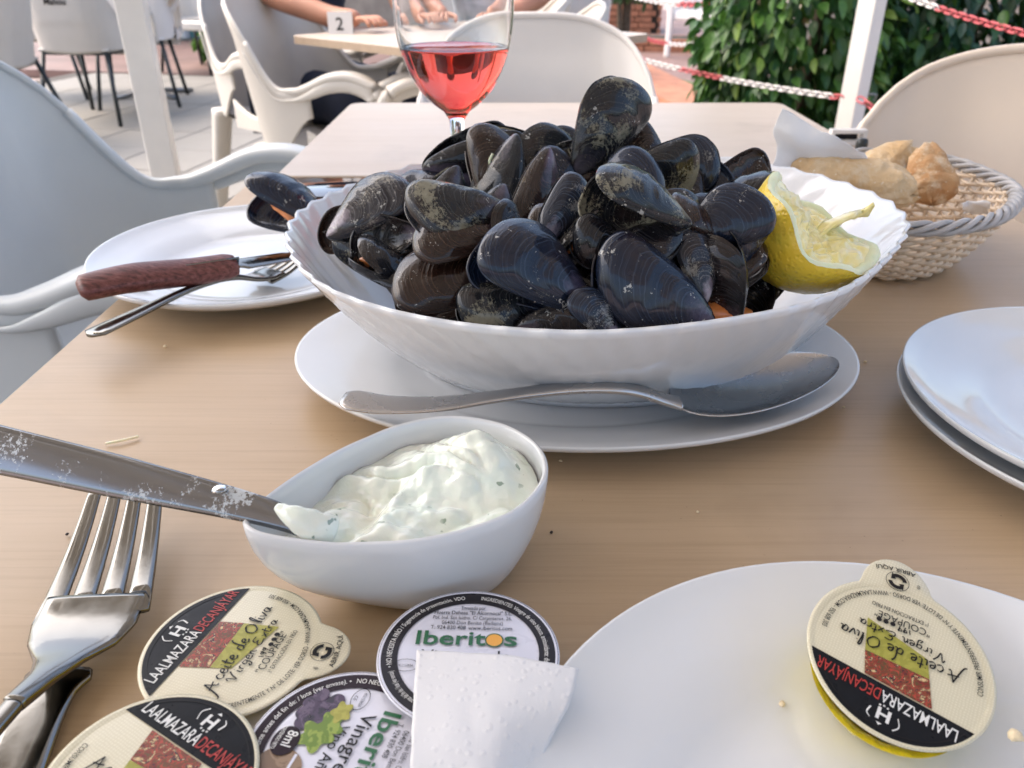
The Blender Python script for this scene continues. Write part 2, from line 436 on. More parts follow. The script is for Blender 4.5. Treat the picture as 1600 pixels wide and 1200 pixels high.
def mat_linen():
    m = N('linen_print_foil'); co = m.coord('Object', (1, 1, 1))
    w1 = m.n('TexWave', bands_direction='X'); w1.inputs['Scale'].default_value = 330; w1.inputs['Distortion'].default_value = 3.5
    w2 = m.n('TexWave', bands_direction='Y'); w2.inputs['Scale'].default_value = 330; w2.inputs['Distortion'].default_value = 3.5
    m.l(co, w1.inputs[0]); m.l(co, w2.inputs[0])
    f = m.math('MULTIPLY', w1.outputs['Fac'], w2.outputs['Fac'])
    m.set(color=m.mix(f, (.62, .57, .41), (.72, .68, .52)), rough=.34, coat=.35, coatr=.2)
    m.bump(m.noise(co, 110, 3), .15, .001); return m.m
M['linen'] = mat_linen()
def mat_picture(name, cols, sc=260):
    m = N(name); co = m.coord('Object'); v = m.noise(co, sc, 3, .6, 2.0)
    m.set(color=m.ramp(v, [(.30 + .4 * i / (len(cols) - 1), c) for i, c in enumerate(cols)], 'CONSTANT'), rough=.35); return m.m
M['pic_leaves'] = mat_picture('printed_red_leaves', [(.02, .015, .02), (.22, .02, .015), (.10, .06, .02), (.40, .05, .03), (.02, .015, .02), (.62, .45, .22), (.12, .02, .02), (.03, .02, .03)], 230)
M['pic_green'] = mat_picture('printed_olive_green', [(.30, .29, .045), (.36, .34, .06), (.42, .38, .09)], 160)
M['pic_grape'] = mat_picture('printed_grapes', [(.015, .012, .03), (.05, .03, .07), (.10, .07, .12), (.02, .015, .03)], 170)
M['pic_vine'] = mat_picture('printed_vine_leaf', [(.12, .20, .02), (.24, .32, .05), (.36, .38, .08)], 150)
M['pic_barrel'] = mat_picture('printed_barrel', [(.16, .10, .06), (.24, .16, .10), (.32, .24, .16)], 100)
for nm, a in {
    'blue': ((.004, .009, .024), (.26, .25, .33), (.30, .30, .27), .15, .50, .20, (.04, .06, .10)),
    'black': ((.0035, .0035, .006), (.28, .25, .27), (.28, .27, .24), .15, .50, .22, (.045, .047, .055)),
    'brown': ((.016, .007, .005), (.34, .24, .28), (.24, .19, .13), .30, .65, .24, (.08, .045, .028)),
    'crusted': ((.007, .009, .013), (.28, .28, .30), (.31, .29, .21), .85, .4, .26, (.06, .065, .065)),
    'pale': ((.012, .012, .018), (.55, .50, .52), (.36, .34, .30), .60, 1.0, .24, (.16, .16, .17)),
    'pearly': ((.009, .014, .028), (.55, .52, .62), (.34, .34, .34), .40, 1.0, .16, (.09, .13, .20)),
}.items(): M['shell_' + nm] = mat_shell('mussel_shell_' + nm, a[0], a[1], a[2], a[3], a[4], a[5], a[6])
M['lip'] = plain('lip_highlight', (.17, .19, .22), .3, var=.4, scale=8)  # thin edge highlights of the valves, painted as a pale colour
M['nacre_dark'] = mat_nacre('dark_nacre', (.008, .011, .022), (.022, .026, .040), .22)
M['nacre_brown'] = mat_nacre('brown_nacre', (.014, .009, .011), (.04, .024, .022), .25)
M['nacre_blue'] = mat_nacre('pale_blue_nacre', (.05, .09, .15), (.32, .38, .46), .22)

# ------------------------------------------------------------------ unseen awning, added to shade the tables and soften the light
aw = thing('added_awning', 'cream fabric awning added out of view above the tables for soft shade', 'awning', (0, 0, 2.55))
ma = N('added_awning_fabric'); ma.set(color=(.44, .39, .32), rough=.9)
tl = ma.n('BsdfTranslucent'); tl.inputs[0].default_value = (.36, .32, .26, 1); mx = ma.n('MixShader'); mx.inputs[0].default_value = .5
ma.l(ma.b.outputs[0], mx.inputs[1]); ma.l(tl.outputs[0], mx.inputs[2]); ma.l(mx.outputs[0], ma.out.inputs[0])
for k in range(8):
    x0 = -2.7 + k * .62
    v, f = grid(8, 10, lambda i, j: Vector((x0 + .60 * i, -4.2 + 5.9 * j, .06 - .05 * math.sin(PI * i) - .03 * math.sin(PI * j))))
    part('added_canopy_panel', v, f, ma.m, aw)
for y in (-4.2, -2.2, -.2, 1.7):
    v, f = box(-.22, y, .08, 5.0, .06, .05, .004); part('added_cross_bar', v, f, M['post'], aw, False)

# ================================================================== SETTING
GROT = math.radians(-10.4)
def rotz(x, y, a=GROT): return (x * math.cos(a) - y * math.sin(a), x * math.sin(a) + y * math.cos(a))
# ground sheet to the horizon
g = Geo(); g.add([(-90, -40, -.06), (90, -40, -.06), (90, 130, -.06), (-90, 130, -.06)], [(0, 1, 2, 3)])
ground = g.build('ground', M['terrace'], None, False); tag(ground, kind='structure')
# paved floor of square concrete slabs, joints recessed
fl = Geo()
fl.add([(*rotz(-5.2, -2.5), -.004), (*rotz(1.35, -2.5), -.004), (*rotz(1.35, 6.75), -.004), (*rotz(-5.2, 6.75), -.004)], [(0, 1, 2, 3)])
floor = fl.build('paved_floor', M['joint'], None, False); tag(floor, kind='structure')
TS = .45
tv, tf = box(0, 0, 0, TS - .010, TS - .010, .03, .003)
tile_me = meshdata('paver', tv, tf, [M['paver']], False)
nt_ = 0
for i in range(-11, 3):
    for j in range(3, 15):
        x, y = rotz(i * TS + .2, j * TS + .2)
        o = link('paver', tile_me, floor, (x, y, -.008 + random.uniform(-.0012, .0012))); o.rotation_euler = (random.uniform(-.002, .002), random.uniform(-.002, .002), GROT)
        nt_ += 1
# brick red floor beyond
rf = Geo(); c4 = [rotz(-12, 6.76), rotz(1.35, 6.76), rotz(1.35, 16), rotz(-12, 16)]
rf.add([(*c, .012) for c in c4] + [(*c, -.05) for c in c4], [(0, 1, 2, 3), (0, 4, 5, 1)])
red = rf.build('brick_red_floor', M['dark_floor'], None, False); tag(red, kind='structure')

# white posts
def post(px, py, z, wdt, label, depthw=None, rz=0):
    p = at(px, py, z)
    t = thing('awning_post', label, 'post', (p.x, p.y, 0), rz, 'white terrace posts')
    v, f = box(0, 0, 1.3, wdt, depthw or wdt, 2.6, .004); part('post_shaft', v, f, M['post'], t, False)
    v, f = box(0, 0, .006, wdt * 2, wdt * 2, .012, .003); part('foot_plate', v, f, M['post'], t, False)
    return t
zz = .315
pl = post(266, 303, zz, .072, 'wide white square post standing between the large grey chair and the paving', rz=.2)
p3 = at(382, 140, 0)
t = thing('awning_post', 'short looking white post foot behind the chair with the looped arm', 'post', (p3.x, p3.y, 0), 0, 'white terrace posts')
v, f = box(0, 0, 1.3, .13, .13, 2.6, .004); part('post_shaft', v, f, M['post'], t, False)
# right post
pr = thing('awning_post', 'white metal post in front of the leafy hedge with chains tied to it', 'post', (0, 0, 0), .62, 'white terrace posts')
pp = atY(1322, 215, 2.9); pr.location = (pp.x, pp.y, 0)
v, f = box(0, 0, 1.3, .065, .065, 2.6, .003); part('post_shaft', v, f, M['post'], pr, False)
v, f = box(0, 0, .006, .14, .14, .012, .003); part('foot_plate', v, f, M['post'], pr, False)
hk = atY(1341, 150, 2.86)
v, f = tube(spline([Vector((.03, -.03, hk.z)), Vector((.05, -.05, hk.z)), Vector((.055, -.045, hk.z - .02))], 4), .004, 6); part('chain_hook', v, f, M['grey_metal'], pr)

# ------------------------------------------------------------------ plastic chain
def link_mesh(mat):
    path = []
    for k in range(16):
        a = 2 * PI * k / 16
        path.append(Vector((.0105 * math.cos(a) + math.copysign(.0075, math.cos(a)), .0105 * math.sin(a), 0)))
    v = []; f = []; n = 6
    for i, p in enumerate(path):
        tan = (path[(i + 1) % 16] - path[i - 1]).normalized(); side = tan.cross(Vector((0, 0, 1)))
        for k in range(n):
            b = 2 * PI * k / n; v.append(p + side * (.0034 * math.cos(b)) + Vector((0, 0, .0034 * math.sin(b))))
    for i in range(16):
        for k in range(n):
            f.append((i * n + k, i * n + (k + 1) % n, ((i + 1) % 16) * n + (k + 1) % n, ((i + 1) % 16) * n + k))
    return meshdata('chain_link', v, f, [mat])
LK = [link_mesh(M['chain_red']), link_mesh(M['chain_white'])]
def chain(a, b, sag, label, pattern, sc=1.0, off=0):
    t = thing('plastic_chain', label, 'chain', a, 0, 'red and white barrier chains')
    L = (b - a).length; step = .029 * sc; n = int(L / step)
    P = lambda s: a.lerp(b, s) - Vector((0, 0, sag * 4 * s * (1 - s)))
    for i in range(n):
        s = (i + .5) / n; p = P(s); tan = (P(s + .01) - P(s - .01)).normalized()
        q = tan.to_track_quat('X', 'Z').to_matrix().to_4x4() @ Matrix.Rotation(PI / 2 * (i % 2) + .6, 4, 'X')
        seg = pattern[((i + off) // 12) % len(pattern)]
        o = link('chain_link', LK[seg], t); o.matrix_basis = Matrix.Translation(p - a) @ q @ Matrix.Scale(sc, 4)
    return t
c0 = atY(1341, 153, 2.83)
chain(atY(960, 80, 4.6), atY(1318, 153, 2.9), .02, 'red and white chain running low behind the mussels to the right post', [0, 1, 0, 1, 1, 0])
chain(c0, atY(1680, 330, 2.2), .02, 'short red chain dropping from the right post behind the beige chair', [0, 0, 1])
chain(atY(1400, -12, 2.75), atY(1720, 78, 1.9), .012, 'upper chain sloping across the hedge at the top right corner', [1, 0, 0, 0, 1], .8, 2)
chain(atY(930, -30, 6.0), atY(1130, 6, 4.2), .05, 'far red and white chain along the top edge beside the hedge', [0, 1, 1, 0], 1.3)
chain(atY(1005, 58, 6.3), atY(1110, 66, 5.2), .03, 'far chain in front of the brick planter', [0, 1, 1, 1, 0], 1.3)

# ------------------------------------------------------------------ hedge trees
def leaf_mesh(mat, L=1.0):
    # a drooping pointed leaf folded along its midrib, 12 faces
    xs = [0, .18, .45, .75, 1.0]; hw = [.02, .20, .27, .17, .0]
    v = []; f = []
    for x, h in zip(xs, hw):
        dz = -.18 * x * x
        v += [Vector((x, -h, dz + h * .35)), Vector((x, 0, dz)), Vector((x, h, dz + h * .35))]
    for i in range(4):
        a = i * 3; f += [(a, a + 3, a + 4, a + 1), (a + 1, a + 4, a + 5, a + 2)]
    return meshdata('leaf', v, f, [mat])
LEAF = {k: leaf_mesh(M[k]) for k in ('leaf_dark', 'leaf_mid', 'leaf_new', 'leaf_blue')}
def foliage_mass(name, parent, pts, mat_list, size, seed):
    rnd = random.Random(seed); v = []; f = []; mi = []
    base = LEAF['leaf_dark']; bv = [x.co.copy() for x in base.vertices]; bf = [tuple(p.vertices) for p in base.polygons]
    for p, outd, m_ in pts:
        s = size * rnd.uniform(.7, 1.15)
        dr = (outd + Vector((rnd.uniform(-.8, .8), rnd.uniform(-.8, .8), rnd.uniform(-1.6, .1)))).normalized()
        R = dr.to_track_quat('X', 'Z').to_matrix() @ Matrix.Rotation(rnd.uniform(-.9, .9), 3, 'X')
        b = len(v); v += [p + R @ (x * s) for x in bv]; f += [tuple(b + i for i in q) for q in bf]; mi += [m_] * len(bf)
    return part(name, v, f, mat_list, parent, True, mi)
def tree(name, label, cat, loc, rx, ry, z0, z1, nmass, nleaf, size, seed, mats=('leaf_dark', 'leaf_mid', 'leaf_new'), group=None, trunk=True, newp=.18):
    rnd = random.Random(seed)
    t = thing(name, label, cat, loc, 0, group)
    H = z1 - z0; cz = (z0 + z1) / 2
    def surf(fr=None):
        while True:
            d = Vector((rnd.gauss(0, 1), rnd.gauss(0, 1), rnd.gauss(0, 1))).normalized()
            if fr is not None and d.y > fr: continue
            lump = 1 + .17 * nz(Vector((d.x * 2.2 + seed, d.y * 2.2, d.z * 3.4)), 1.0, 3)
            # boxy hedge-like body
            e = Vector([math.copysign(abs(c) ** .62, c) for c in d])
            return Vector((e.x * rx * lump, e.y * ry * lump, cz + e.z * H / 2 * lump)), d
    pts = []
    for i in range(nmass):
        p, d = surf(); k = rnd.uniform(.55, 1.0); q = Vector((p.x * k, p.y * k, cz + (p.z - cz) * lerp(k, 1, .4)))
        r = rnd.random(); pts.append((q, d, 0 if r < .62 else (1 if r < .95 else 2)))
    m = foliage_mass('foliage', t, pts, [M[k] for k in mats], size, seed)
    tag(m, kind='stuff')
    for i in range(nleaf):
        p, d = surf(-.1)
        if p.z < z0 + .1: continue
        dr = (d + Vector((rnd.uniform(-.6, .6), rnd.uniform(-.5, .1), rnd.uniform(-2.2, -.3)))).normalized()
        R = dr.to_track_quat('X', 'Z').to_matrix() @ Matrix.Rotation(rnd.uniform(-.8, .8), 3, 'X')
        r = rnd.random(); key = mats[2] if r < newp else (mats[1] if r < .65 else mats[0])
        o = link('leaf', LEAF[key], t); s = size * rnd.uniform(.8, 1.25)
        o.matrix_basis = Matrix.Translation(p * 1.01) @ R.to_4x4() @ Matrix.Scale(s, 4)
    if trunk:
        for k in range(3):
            x0, y0 = rnd.uniform(-.12, .12), rnd.uniform(-.08, .08)
            path = spline([Vector((x0, y0, 0)), Vector((x0 * 1.4, y0, z0 + H * .3)), Vector((x0 * 3 * rx, y0 * 3, z0 + H * .7))], 5)
            v, f = tube(path, lambda q: .035 * (1 - .7 * q), 8); part('trunk', v, f, M['bark'], t)
    return t
hp = atY(1205, 100, 3.9)
tree('ficus_tree', 'dense green ficus hedge with pale new leaves left of the white post', 'hedge', (hp.x + .09, 3.95, 0), .42, .42, .0, 2.0, 9000, 280, .075, 3, group='leafy hedge trees')
hp = atY(1490, 60, 3.9)
tree('ficus_tree', 'bluish green ficus hedge to the right of the white post', 'hedge', (hp.x + .02, 4.0, 0), .42, .42, .0, 2.0, 8000, 250, .078, 5, mats=('leaf_dark', 'leaf_blue', 'leaf_mid'), group='leafy hedge trees', newp=.25)
# shrub in a planter, top middle
sp_ = at(985, 70, .0)
tree('potted_shrub', 'loose green shrub growing from the brick planter above the middle chair', 'shrub', (sp_.x, sp_.y + .3, 0), .42, .35, .45, 1.5, 1500, 40, .09, 8, mats=('leaf_dark', 'leaf_mid', 'leaf_new'), newp=.1)
sp2 = at(350, 100, 0)
tree('potted_shrub', 'small bright green plant on the brick floor behind the left chairs', 'plant', (sp2.x, sp2.y, 0), .18, .18, .05, .55, 240, 20, .12, 11, mats=('leaf_mid', 'leaf_mid', 'leaf_new'), trunk=False, newp=.6)

# brick planters and terrace levels on the right
def planter(x, y, sx, sy, h, label, rz=0, group='low brick planters'):
    t = thing('brick_planter', label, 'planter', (x, y, 0), rz, group)
    v, f = box(0, 0, h / 2, sx - .06, sy - .06, h - .01, .004); part('soil_bed', v, f, M['soil'], t, False)
    bw, bh = .22, .07
    bv, bf = box(0, 0, 0, bw - .012, .05, bh - .01, .004)
    me = meshdata('brick', bv, bf, [M['terracotta']], False)
    for r in range(int(h / bh)):
        for k in range(int(sx / bw)):
            for sgn in (-1, 1):
                o = link('brick', me, t, (-sx / 2 + bw / 2 + k * bw + (r % 2) * .05, sgn * (sy / 2 - .02), bh * (r + .5)))
        for k in range(int(sy / bw)):
            for sgn in (-1, 1):
                o = link('brick', me, t, (sgn * (sx / 2 - .02), -sy / 2 + bw / 2 + k * bw + (r % 2) * .05, bh * (r + .5))); o.rotation_euler = (0, 0, PI / 2)
    return t
a = at(1085, 85, 0); planter(a.x + .1, a.y + .3, 1.6, .5, .14, 'orange brick planter edge above the paving beside the hedge', -.15)
a = at(960, 55, 0); planter(a.x + .1, a.y + .5, 1.0, .8, .42, 'taller brick planter holding the loose green shrub', 0)
# pink step edge
st = Geo()
a, b, c, e = at(1000, 120, .0), at(1330, 300, .0), at(1330, 340, 0), at(960, 150, 0)
st.add([a + Vector((0, 0, .13)), b + Vector((0, 0, .13)), c + Vector((0, 0, .13)), e + Vector((0, 0, .13)), a - Vector((0, 0, .05)), b - Vector((0, 0, .05)), c - Vector((0, 0, .05)), e - Vector((0, 0, .05))],
       [(3, 2, 1, 0), (3, 7, 6, 2), (0, 4, 7, 3), (1, 5, 4, 0), (2, 6, 5, 1)])
so_ = st.build('terrace_step', M['terracotta'], None, False); tag(so_, kind='structure')
# darker green ground strip next to it
gs = Geo(); q = [at(1040, 118, .02), at(1400, 200, .02), at(1400, 280, .02), at(1040, 150, .02)]
gs.add([x for x in q], [(3, 2, 1, 0)]); o = gs.build('planted_bed', plain('mossy_soil', (.10, .12, .05), .9, var=.4, scale=12), None, False); tag(o, kind='structure')
grey = Geo(); q = [at(1005, 82, .008), at(1110, 80, .008), at(1120, 118, .008), at(1005, 120, .008)]
grey.add(q, [(3, 2, 1, 0)]); o = grey.build('paving_strip', M['paver'], None, False); tag(o, kind='structure')

# ------------------------------------------------------------------ far walls and curtains
wl = thing('fabric_wall', 'teal and grey striped fabric wall behind the left chairs', 'curtain', (0, 0, 0))
a = at(60, 66, .0); b = at(345, 66, .0); wx0, wx1, wy = -5.2, b.x + .25, b.y
x = wx0; k = 0
while x < wx1:
    wdt = random.uniform(.10, .20); col = 'greycloth' if k % 2 else 'teal'
    n = 6; v = []; f = []
    for i in range(n + 1):
        xx = x + (wdt - .012) * i / n; yy = wy + .05 * math.sin(i / n * PI) * (-1 if k % 2 else 1)
        v += [Vector((xx, yy, .05)), Vector((xx, yy, 2.6)), Vector((xx, yy + .01, .05)), Vector((xx, yy + .01, 2.6))]
    for i in range(n):
        q = i * 4; f += [(q, q + 4, q + 5, q + 1), (q + 2, q + 3, q + 7, q + 6)]
    part('curtain_strip', v, f, M[col], wl); x += wdt; k += 1
v, f = box((wx0 + wx1) / 2, wy + .12, .15, wx1 - wx0, .08, .3, .01); part('base_rail', v, f, M['greycloth'], wl, False)
v, f = box((wx0 + wx1) / 2, wy + .06, 2.65, wx1 - wx0, .08, .1, .01); part('top_rail', v, f, M['greycloth'], wl, False)
dw = thing('back_wall', 'dark recessed wall far behind the curtain', 'wall', (0, 0, 0))
v, f = box(-2.0, 12.5, 1.4, 6.5, .2, 2.8, .01); part('wall_face', v, f, M['darkwall'], dw, False)
v, f = box(-2.0, 12.35, .2, 6.5, .1, .4, .01); part('plinth', v, f, M['beigewall'], dw, False)
hw_ = thing('garden_wall', 'low stone wall behind the hedge at top right', 'wall', (3.9, 6.6, 0), -.1)
v, f = box(0, 0, .35, 3.4, .25, .7, .02); part('wall_face', v, f, M['beigewall'], hw_, False)
v, f = box(0, 0, .73, 3.5, .32, .06, .01); part('coping', v, f, M['greycloth'], hw_, False)

# ------------------------------------------------------------------ chairs
def chair_shape(kind):
    """returns list of (part name, verts, faces, mat key); chair faces +Y, origin on floor"""
    parts = []
    Lk = spline([(0, -.175, 0), (.12, -.172, 0), (.19, -.155, 0), (.235, -.115, 0), (.262, -.055, 0), (.272, 0.02, 0), (.274, .06, 0)], 8)
    ln = [0]
    for a, b in zip(Lk, Lk[1:]): ln.append(ln[-1] + (b - a).length)
    def plan(t):
        s = t * ln[-1]
        for i in range(len(Lk) - 1):
            if s <= ln[i + 1] + 1e-9: return Lk[i].lerp(Lk[i + 1], (s - ln[i]) / (ln[i + 1] - ln[i]))
        return Lk[-1]
    def top(t): return lerp(.855 - .035 * (t / .46) ** 3 if t < .46 else .82, .600, sstep(.44, .80, t)) + .012 * sstep(.85, 1, t)
    def P(i, j):
        s = i * 2 - 1; t = abs(s); p = plan(t); zt = top(t); z0 = .405 + .03 * t
        frontcut = sstep(.70, 1.0, t)
        z = lerp(z0 + .10 * frontcut, zt, j); hgt = clamp((z - .43) / .43, -.1, 1)
        backness = 1 - sstep(.45, .95, t)
        x = p.x * (1 + .03 * hgt - .10 * backness * sstep(.75, 1.0, hgt)) ; y = p.y - .075 * hgt * backness - .02 * (1 - backness) * hgt - .02 * backness * sstep(.7, 1, hgt)
        # recessed lumbar panel
        if t < .40: y -= .004 * sstep(.38, .33, t) * sstep(.30, .38, hgt) * sstep(.93, .86, hgt)
        return Vector((math.copysign(x, s), y, z))
    v, f = grid(64, 26, P)
    th = .009; nv = len(v)
    # thickness: offset copy outward + rim
    me = meshdata('tmp', v, f); nn = [x.normal.copy() for x in me.vertices]; bpy.data.meshes.remove(me)
    v2 = [p + n * th for p, n in zip(v, nn)]
    f2 = [tuple(reversed([i + nv for i in q])) for q in f]
    cu = 65; rim = []
    for i in range(64): rim.append((26 * cu + i, 26 * cu + i + 1, nv + 26 * cu + i + 1, nv + 26 * cu + i)); rim.append((i + 1, i, nv + i, nv + i + 1))
    for j in range(26): rim.append((j * cu, (j + 1) * cu, nv + (j + 1) * cu, nv + j * cu)); rim.append(((j + 1) * cu + 64, j * cu + 64, nv + j * cu + 64, nv + (j + 1) * cu + 64))
    parts.append(('backrest', v + v2, f + f2 + rim, 'p'))
    # rolled bead running round the top edge
    path = [P(i / 64, 1.0) for i in range(65)]
    bv_, bf_ = sweep(path, lambda t: .0052, lambda t: .0062, 8)
    nm, v0, f0, c0_ = parts[-1]; b0 = len(v0); parts[-1] = (nm, v0 + bv_, f0 + [tuple(b0 + i for i in q) for q in bf_], c0_)
    # arms: continue the edge bead forward, loop down to the front leg
    for s in (-1, 1):
        pts = [P((s * .60 + 1) / 2, 1.0), P((s * .74 + 1) / 2, 1.0), P((s * .88 + 1) / 2, 1.0) + Vector((0, 0, .004)), P((s + 1) / 2, 1.0) + Vector((0, 0, .006)),
               Vector((s * .287, .13, .648)), Vector((s * .287, .20, .650)), Vector((s * .285, .262, .618)), Vector((s * .280, .292, .545)), Vector((s * .272, .296, .45))]
        sp1 = spline(pts, 6)
        v, f = sweep(sp1, lambda t: .0075 + .021 * sstep(.12, .55, t), lambda t: .0085 + .006 * sstep(.1, .5, t), 14, sup=2.6, upf=lambda t: Vector((0, -.6 - .8 * sstep(.6, 1, t), 1 - .9 * sstep(.6, 1, t))))
        g_ = Geo(); g_.add(v, f)
        # under-lip of the arm
        sp2 = [p + Vector((s * .020, 0, -.022)) for p in sp1]
        v, f = sweep(sp2, lambda t: .002 + .004 * sstep(.2, .5, t), lambda t: .003 + .015 * sstep(.2, .55, t), 10, upf=lambda t: Vector((0, -.6 - .8 * sstep(.6, 1, t), 1 - .9 * sstep(.6, 1, t)))); g_.add(v, f)
        parts.append(('arm', g_.v, g_.f, 'p'))
    # side panel beneath the arm with the oval opening
    for s in (-1, 1):
        def SPn(i, j):
            y = lerp(.03, .285, i); zt = lerp(.50, .475, i) + .0; zb = lerp(.405, .41, i)
            arch = .03 * math.sin(PI * i)
            return Vector((s * (.272 + .008 * i), y, lerp(zb, zt - arch, j)))
        v, f = grid(12, 4, SPn); nv = len(v)
        v = v + [p + Vector((s * .010, 0, 0)) for p in v]
        f = f + [tuple(reversed([i + nv for i in q])) for q in f] + [(4 * 13 + i, 4 * 13 + i + 1, nv + 4 * 13 + i + 1, nv + 4 * 13 + i) for i in range(12)]
        parts.append(('side_panel', v, f, 'p'))
    def Seat(i, j):
        s = i * 2 - 1; y = lerp(-.170, .30, j)
        z = .435 - .022 * (1 - s * s) * math.sin(PI * min(1, j * 1.1)) - .06 * sstep(.86, 1.0, j)
        return Vector((s * lerp(.225, .272, sstep(0, .5, j)), y, z))
    v, f = grid(20, 20, Seat); nv = len(v)
    v = v + [p - Vector((0, 0, .012)) for p in v]; f = f + [tuple(reversed([i + nv for i in q])) for q in f]
    for i in range(20): f += [(20 * 21 + i, 20 * 21 + i + 1, nv + 20 * 21 + i + 1, nv + 20 * 21 + i), (i + 1, i, nv + i, nv + i + 1)]
    parts.append(('seat', v, f, 'p'))
    v, f = box(0, .292, .385, .53, .012, .06, .004); parts.append(('front_apron', v, f, 'p'))
    if kind == 'resin':
        for s in (-1, 1):
            pth = spline([Vector((s * .279, .290, .56)), Vector((s * .274, .297, .46)), Vector((s * .270, .300, .3)), Vector((s * .275, .305, .0))], 6)
            v, f = sweep(pth, lambda t: interp([(0, .024), (.2, .038), (1, .028)], t), lambda t: interp([(0, .014), (.2, .025), (1, .018)], t), 12, up=Vector((0, 1, 0)), sup=4); parts.append(('leg', v, f, 'p'))
            pth = spline([Vector((s * .235, -.14, .44)), Vector((s * .245, -.19, .25)), Vector((s * .26, -.26, .0))], 6)
            v, f = sweep(pth, lambda t: .036 - .010 * t, lambda t: .024 - .008 * t, 12, up=Vector((0, 1, 0)), sup=4); parts.append(('leg', v, f, 'p'))
    else:
        for sx, sy in ((-1, 1), (1, 1), (-1, -1), (1, -1)):
            v, f = tube([Vector((sx * .20, .22 if sy > 0 else -.16, .42)), Vector((sx * .255, .29 if sy > 0 else -.27, 0))], .013, 10); parts.append(('leg', v, f, 'm'))
        v, f = box(0, .03, .41, .42, .40, .02, .006); parts.append(('under_frame', v, f, 'm'))
    return parts
CH = {}
def chair(x, y, rz, label, kind='resin', mat='plastic', group='moulded plastic armchairs'):
    key = (kind, mat)
    t = thing('plastic_armchair', label, 'chair', (x, y, 0), rz, group)
    if key not in CH:
        CH[key] = [(nm, meshdata(nm, v, f, [M[mat] if c == 'p' else M['black_metal']])) for nm, v, f, c in chair_shape(kind)]
    for nm, me in CH[key]: link(nm, me, t)
    return t
# near left chair tucked to the left side of the table, faces +X
chair(-.575, 1.115, -PI / 2, 'large armchair painted in shade grey, tucked against the left side of the near table', mat='plastic_shade')
mc = chair(.045, 1.33, PI, 'white armchair at the far end of the table, behind the mussels', mat='plastic_white'); mc.scale = (.84, 1, 1)
chair(.572, .80, PI - .52, 'beige armchair behind the bread basket on the right', mat='plastic_beige')
chair(-.55, 2.66, -PI / 2 - .26, 'cream armchair with a looped arm in front of the occupied table', mat='plastic')
o_back_root = chair(-2.62, 5.35, -.1, 'grey backed chair with thin black legs nearest the white post', 'metal', 'plastic')
pass
chair(-2.78, 4.55, PI * .55, 'cream chair at the far left edge with black legs', 'metal', 'plastic')
chair(-2.60, 5.95, .25, 'white chair half hidden by the wide white post', 'metal', 'plastic_white')
chair(-3.4, 6.2, .4, 'cream chair facing away near the top left corner', 'metal', 'plastic')
chair(-2.75, 7.7, PI * .9, 'shaded grey chair beside the striped curtain', 'metal', 'plastic')
chair(-.07, 1.96, PI * .5, 'cream chair back showing just above the white armchair', 'resin', 'plastic')
chair(-.10, 2.62, PI * .5, 'second cream chair back further away at the top edge', 'resin', 'plastic')
chair(1.95, 8.7, PI * .8, 'distant white chair with its legs showing beyond the chain', 'resin', 'plastic_white')
chair(.45, 6.6, .3, 'grey chair far behind the wine glass', 'resin', 'plastic_shade')
# logo text on the grey backed chair is added with the lettering

# ------------------------------------------------------------------ tables
def table(name, label, x0, x1, y0, y1, h, mtop, corner=.02, legs=True, group='laminate tables'):
    t = thing(name, label, 'table', ((x0 + x1) / 2, (y0 + y1) / 2, 0), 0, group)
    hx, hy = (x1 - x0) / 2, (y1 - y0) / 2; pts = []
    for cx, cy, a0 in ((hx - corner, hy - corner, 0), (-hx + corner, hy - corner, PI / 2), (-hx + corner, -hy + corner, PI), (hx - corner, -hy + corner, 1.5 * PI)):
        for k in range(7): pts.append((cx + corner * math.cos(a0 + k * PI / 12), cy + corner * math.sin(a0 + k * PI / 12)))
    n = len(pts); ins = lambda p, d: (p[0] - math.copysign(d, p[0]), p[1] - math.copysign(d, p[1]))
    v = [(*ins(p, .0012), h) for p in pts] + [(*p, h - .0012) for p in pts] + [(*p, h - .022) for p in pts]
    f = [tuple(range(n))]; mi = [0]
    for r in range(2):
        for k in range(n): f.append((r * n + (k + 1) % n, r * n + k, (r + 1) * n + k, (r + 1) * n + (k + 1) % n)); mi.append(1 if r else 0)
    f.append(tuple(reversed(range(2 * n, 3 * n)))); mi.append(1)
    part('tabletop', v, f, [mtop, M['table_edge']], t, False, mi)
    if legs:
        v, f = tube([Vector((0, 0, h - .022)), Vector((0, 0, .03))], .035, 16); part('pedestal', v, f, M['grey_metal'], t)
        v, f = box(0, 0, h - .032, min(.4, hx), min(.4, hy), .018, .003); part('top_bracket', v, f, M['grey_metal'], t, False)
        for k in range(4):
            a = PI / 4 + k * PI / 2
            v, f = tube([Vector((0, 0, .05)), Vector((.30 * math.cos(a), .26 * math.sin(a), .018))], .018, 8); part('foot', v, f, M['grey_metal'], t)
    return t
table('dining_table', 'light wood laminate table in front, set with plates and mussels', -.283, .467, -.10, .868, TB, M['table'])
table('dining_table', 'table painted paler with sky reflection, pushed against the far end of the near table', -.258, .432, .872, 1.345, TB + .004, M['table_far'])
tb = table('dining_table', 'background table with a number sign and a seated guest', -.375, .375, -.375, .375, .74, M['table_far']); tb.location = (-.117, 2.57, 0); tb.rotation_euler = (0, 0, -.735)
table('dining_table', 'far table among the chairs at top left', -3.1, -2.2, 5.9, 6.6, .74, M['table_far'])

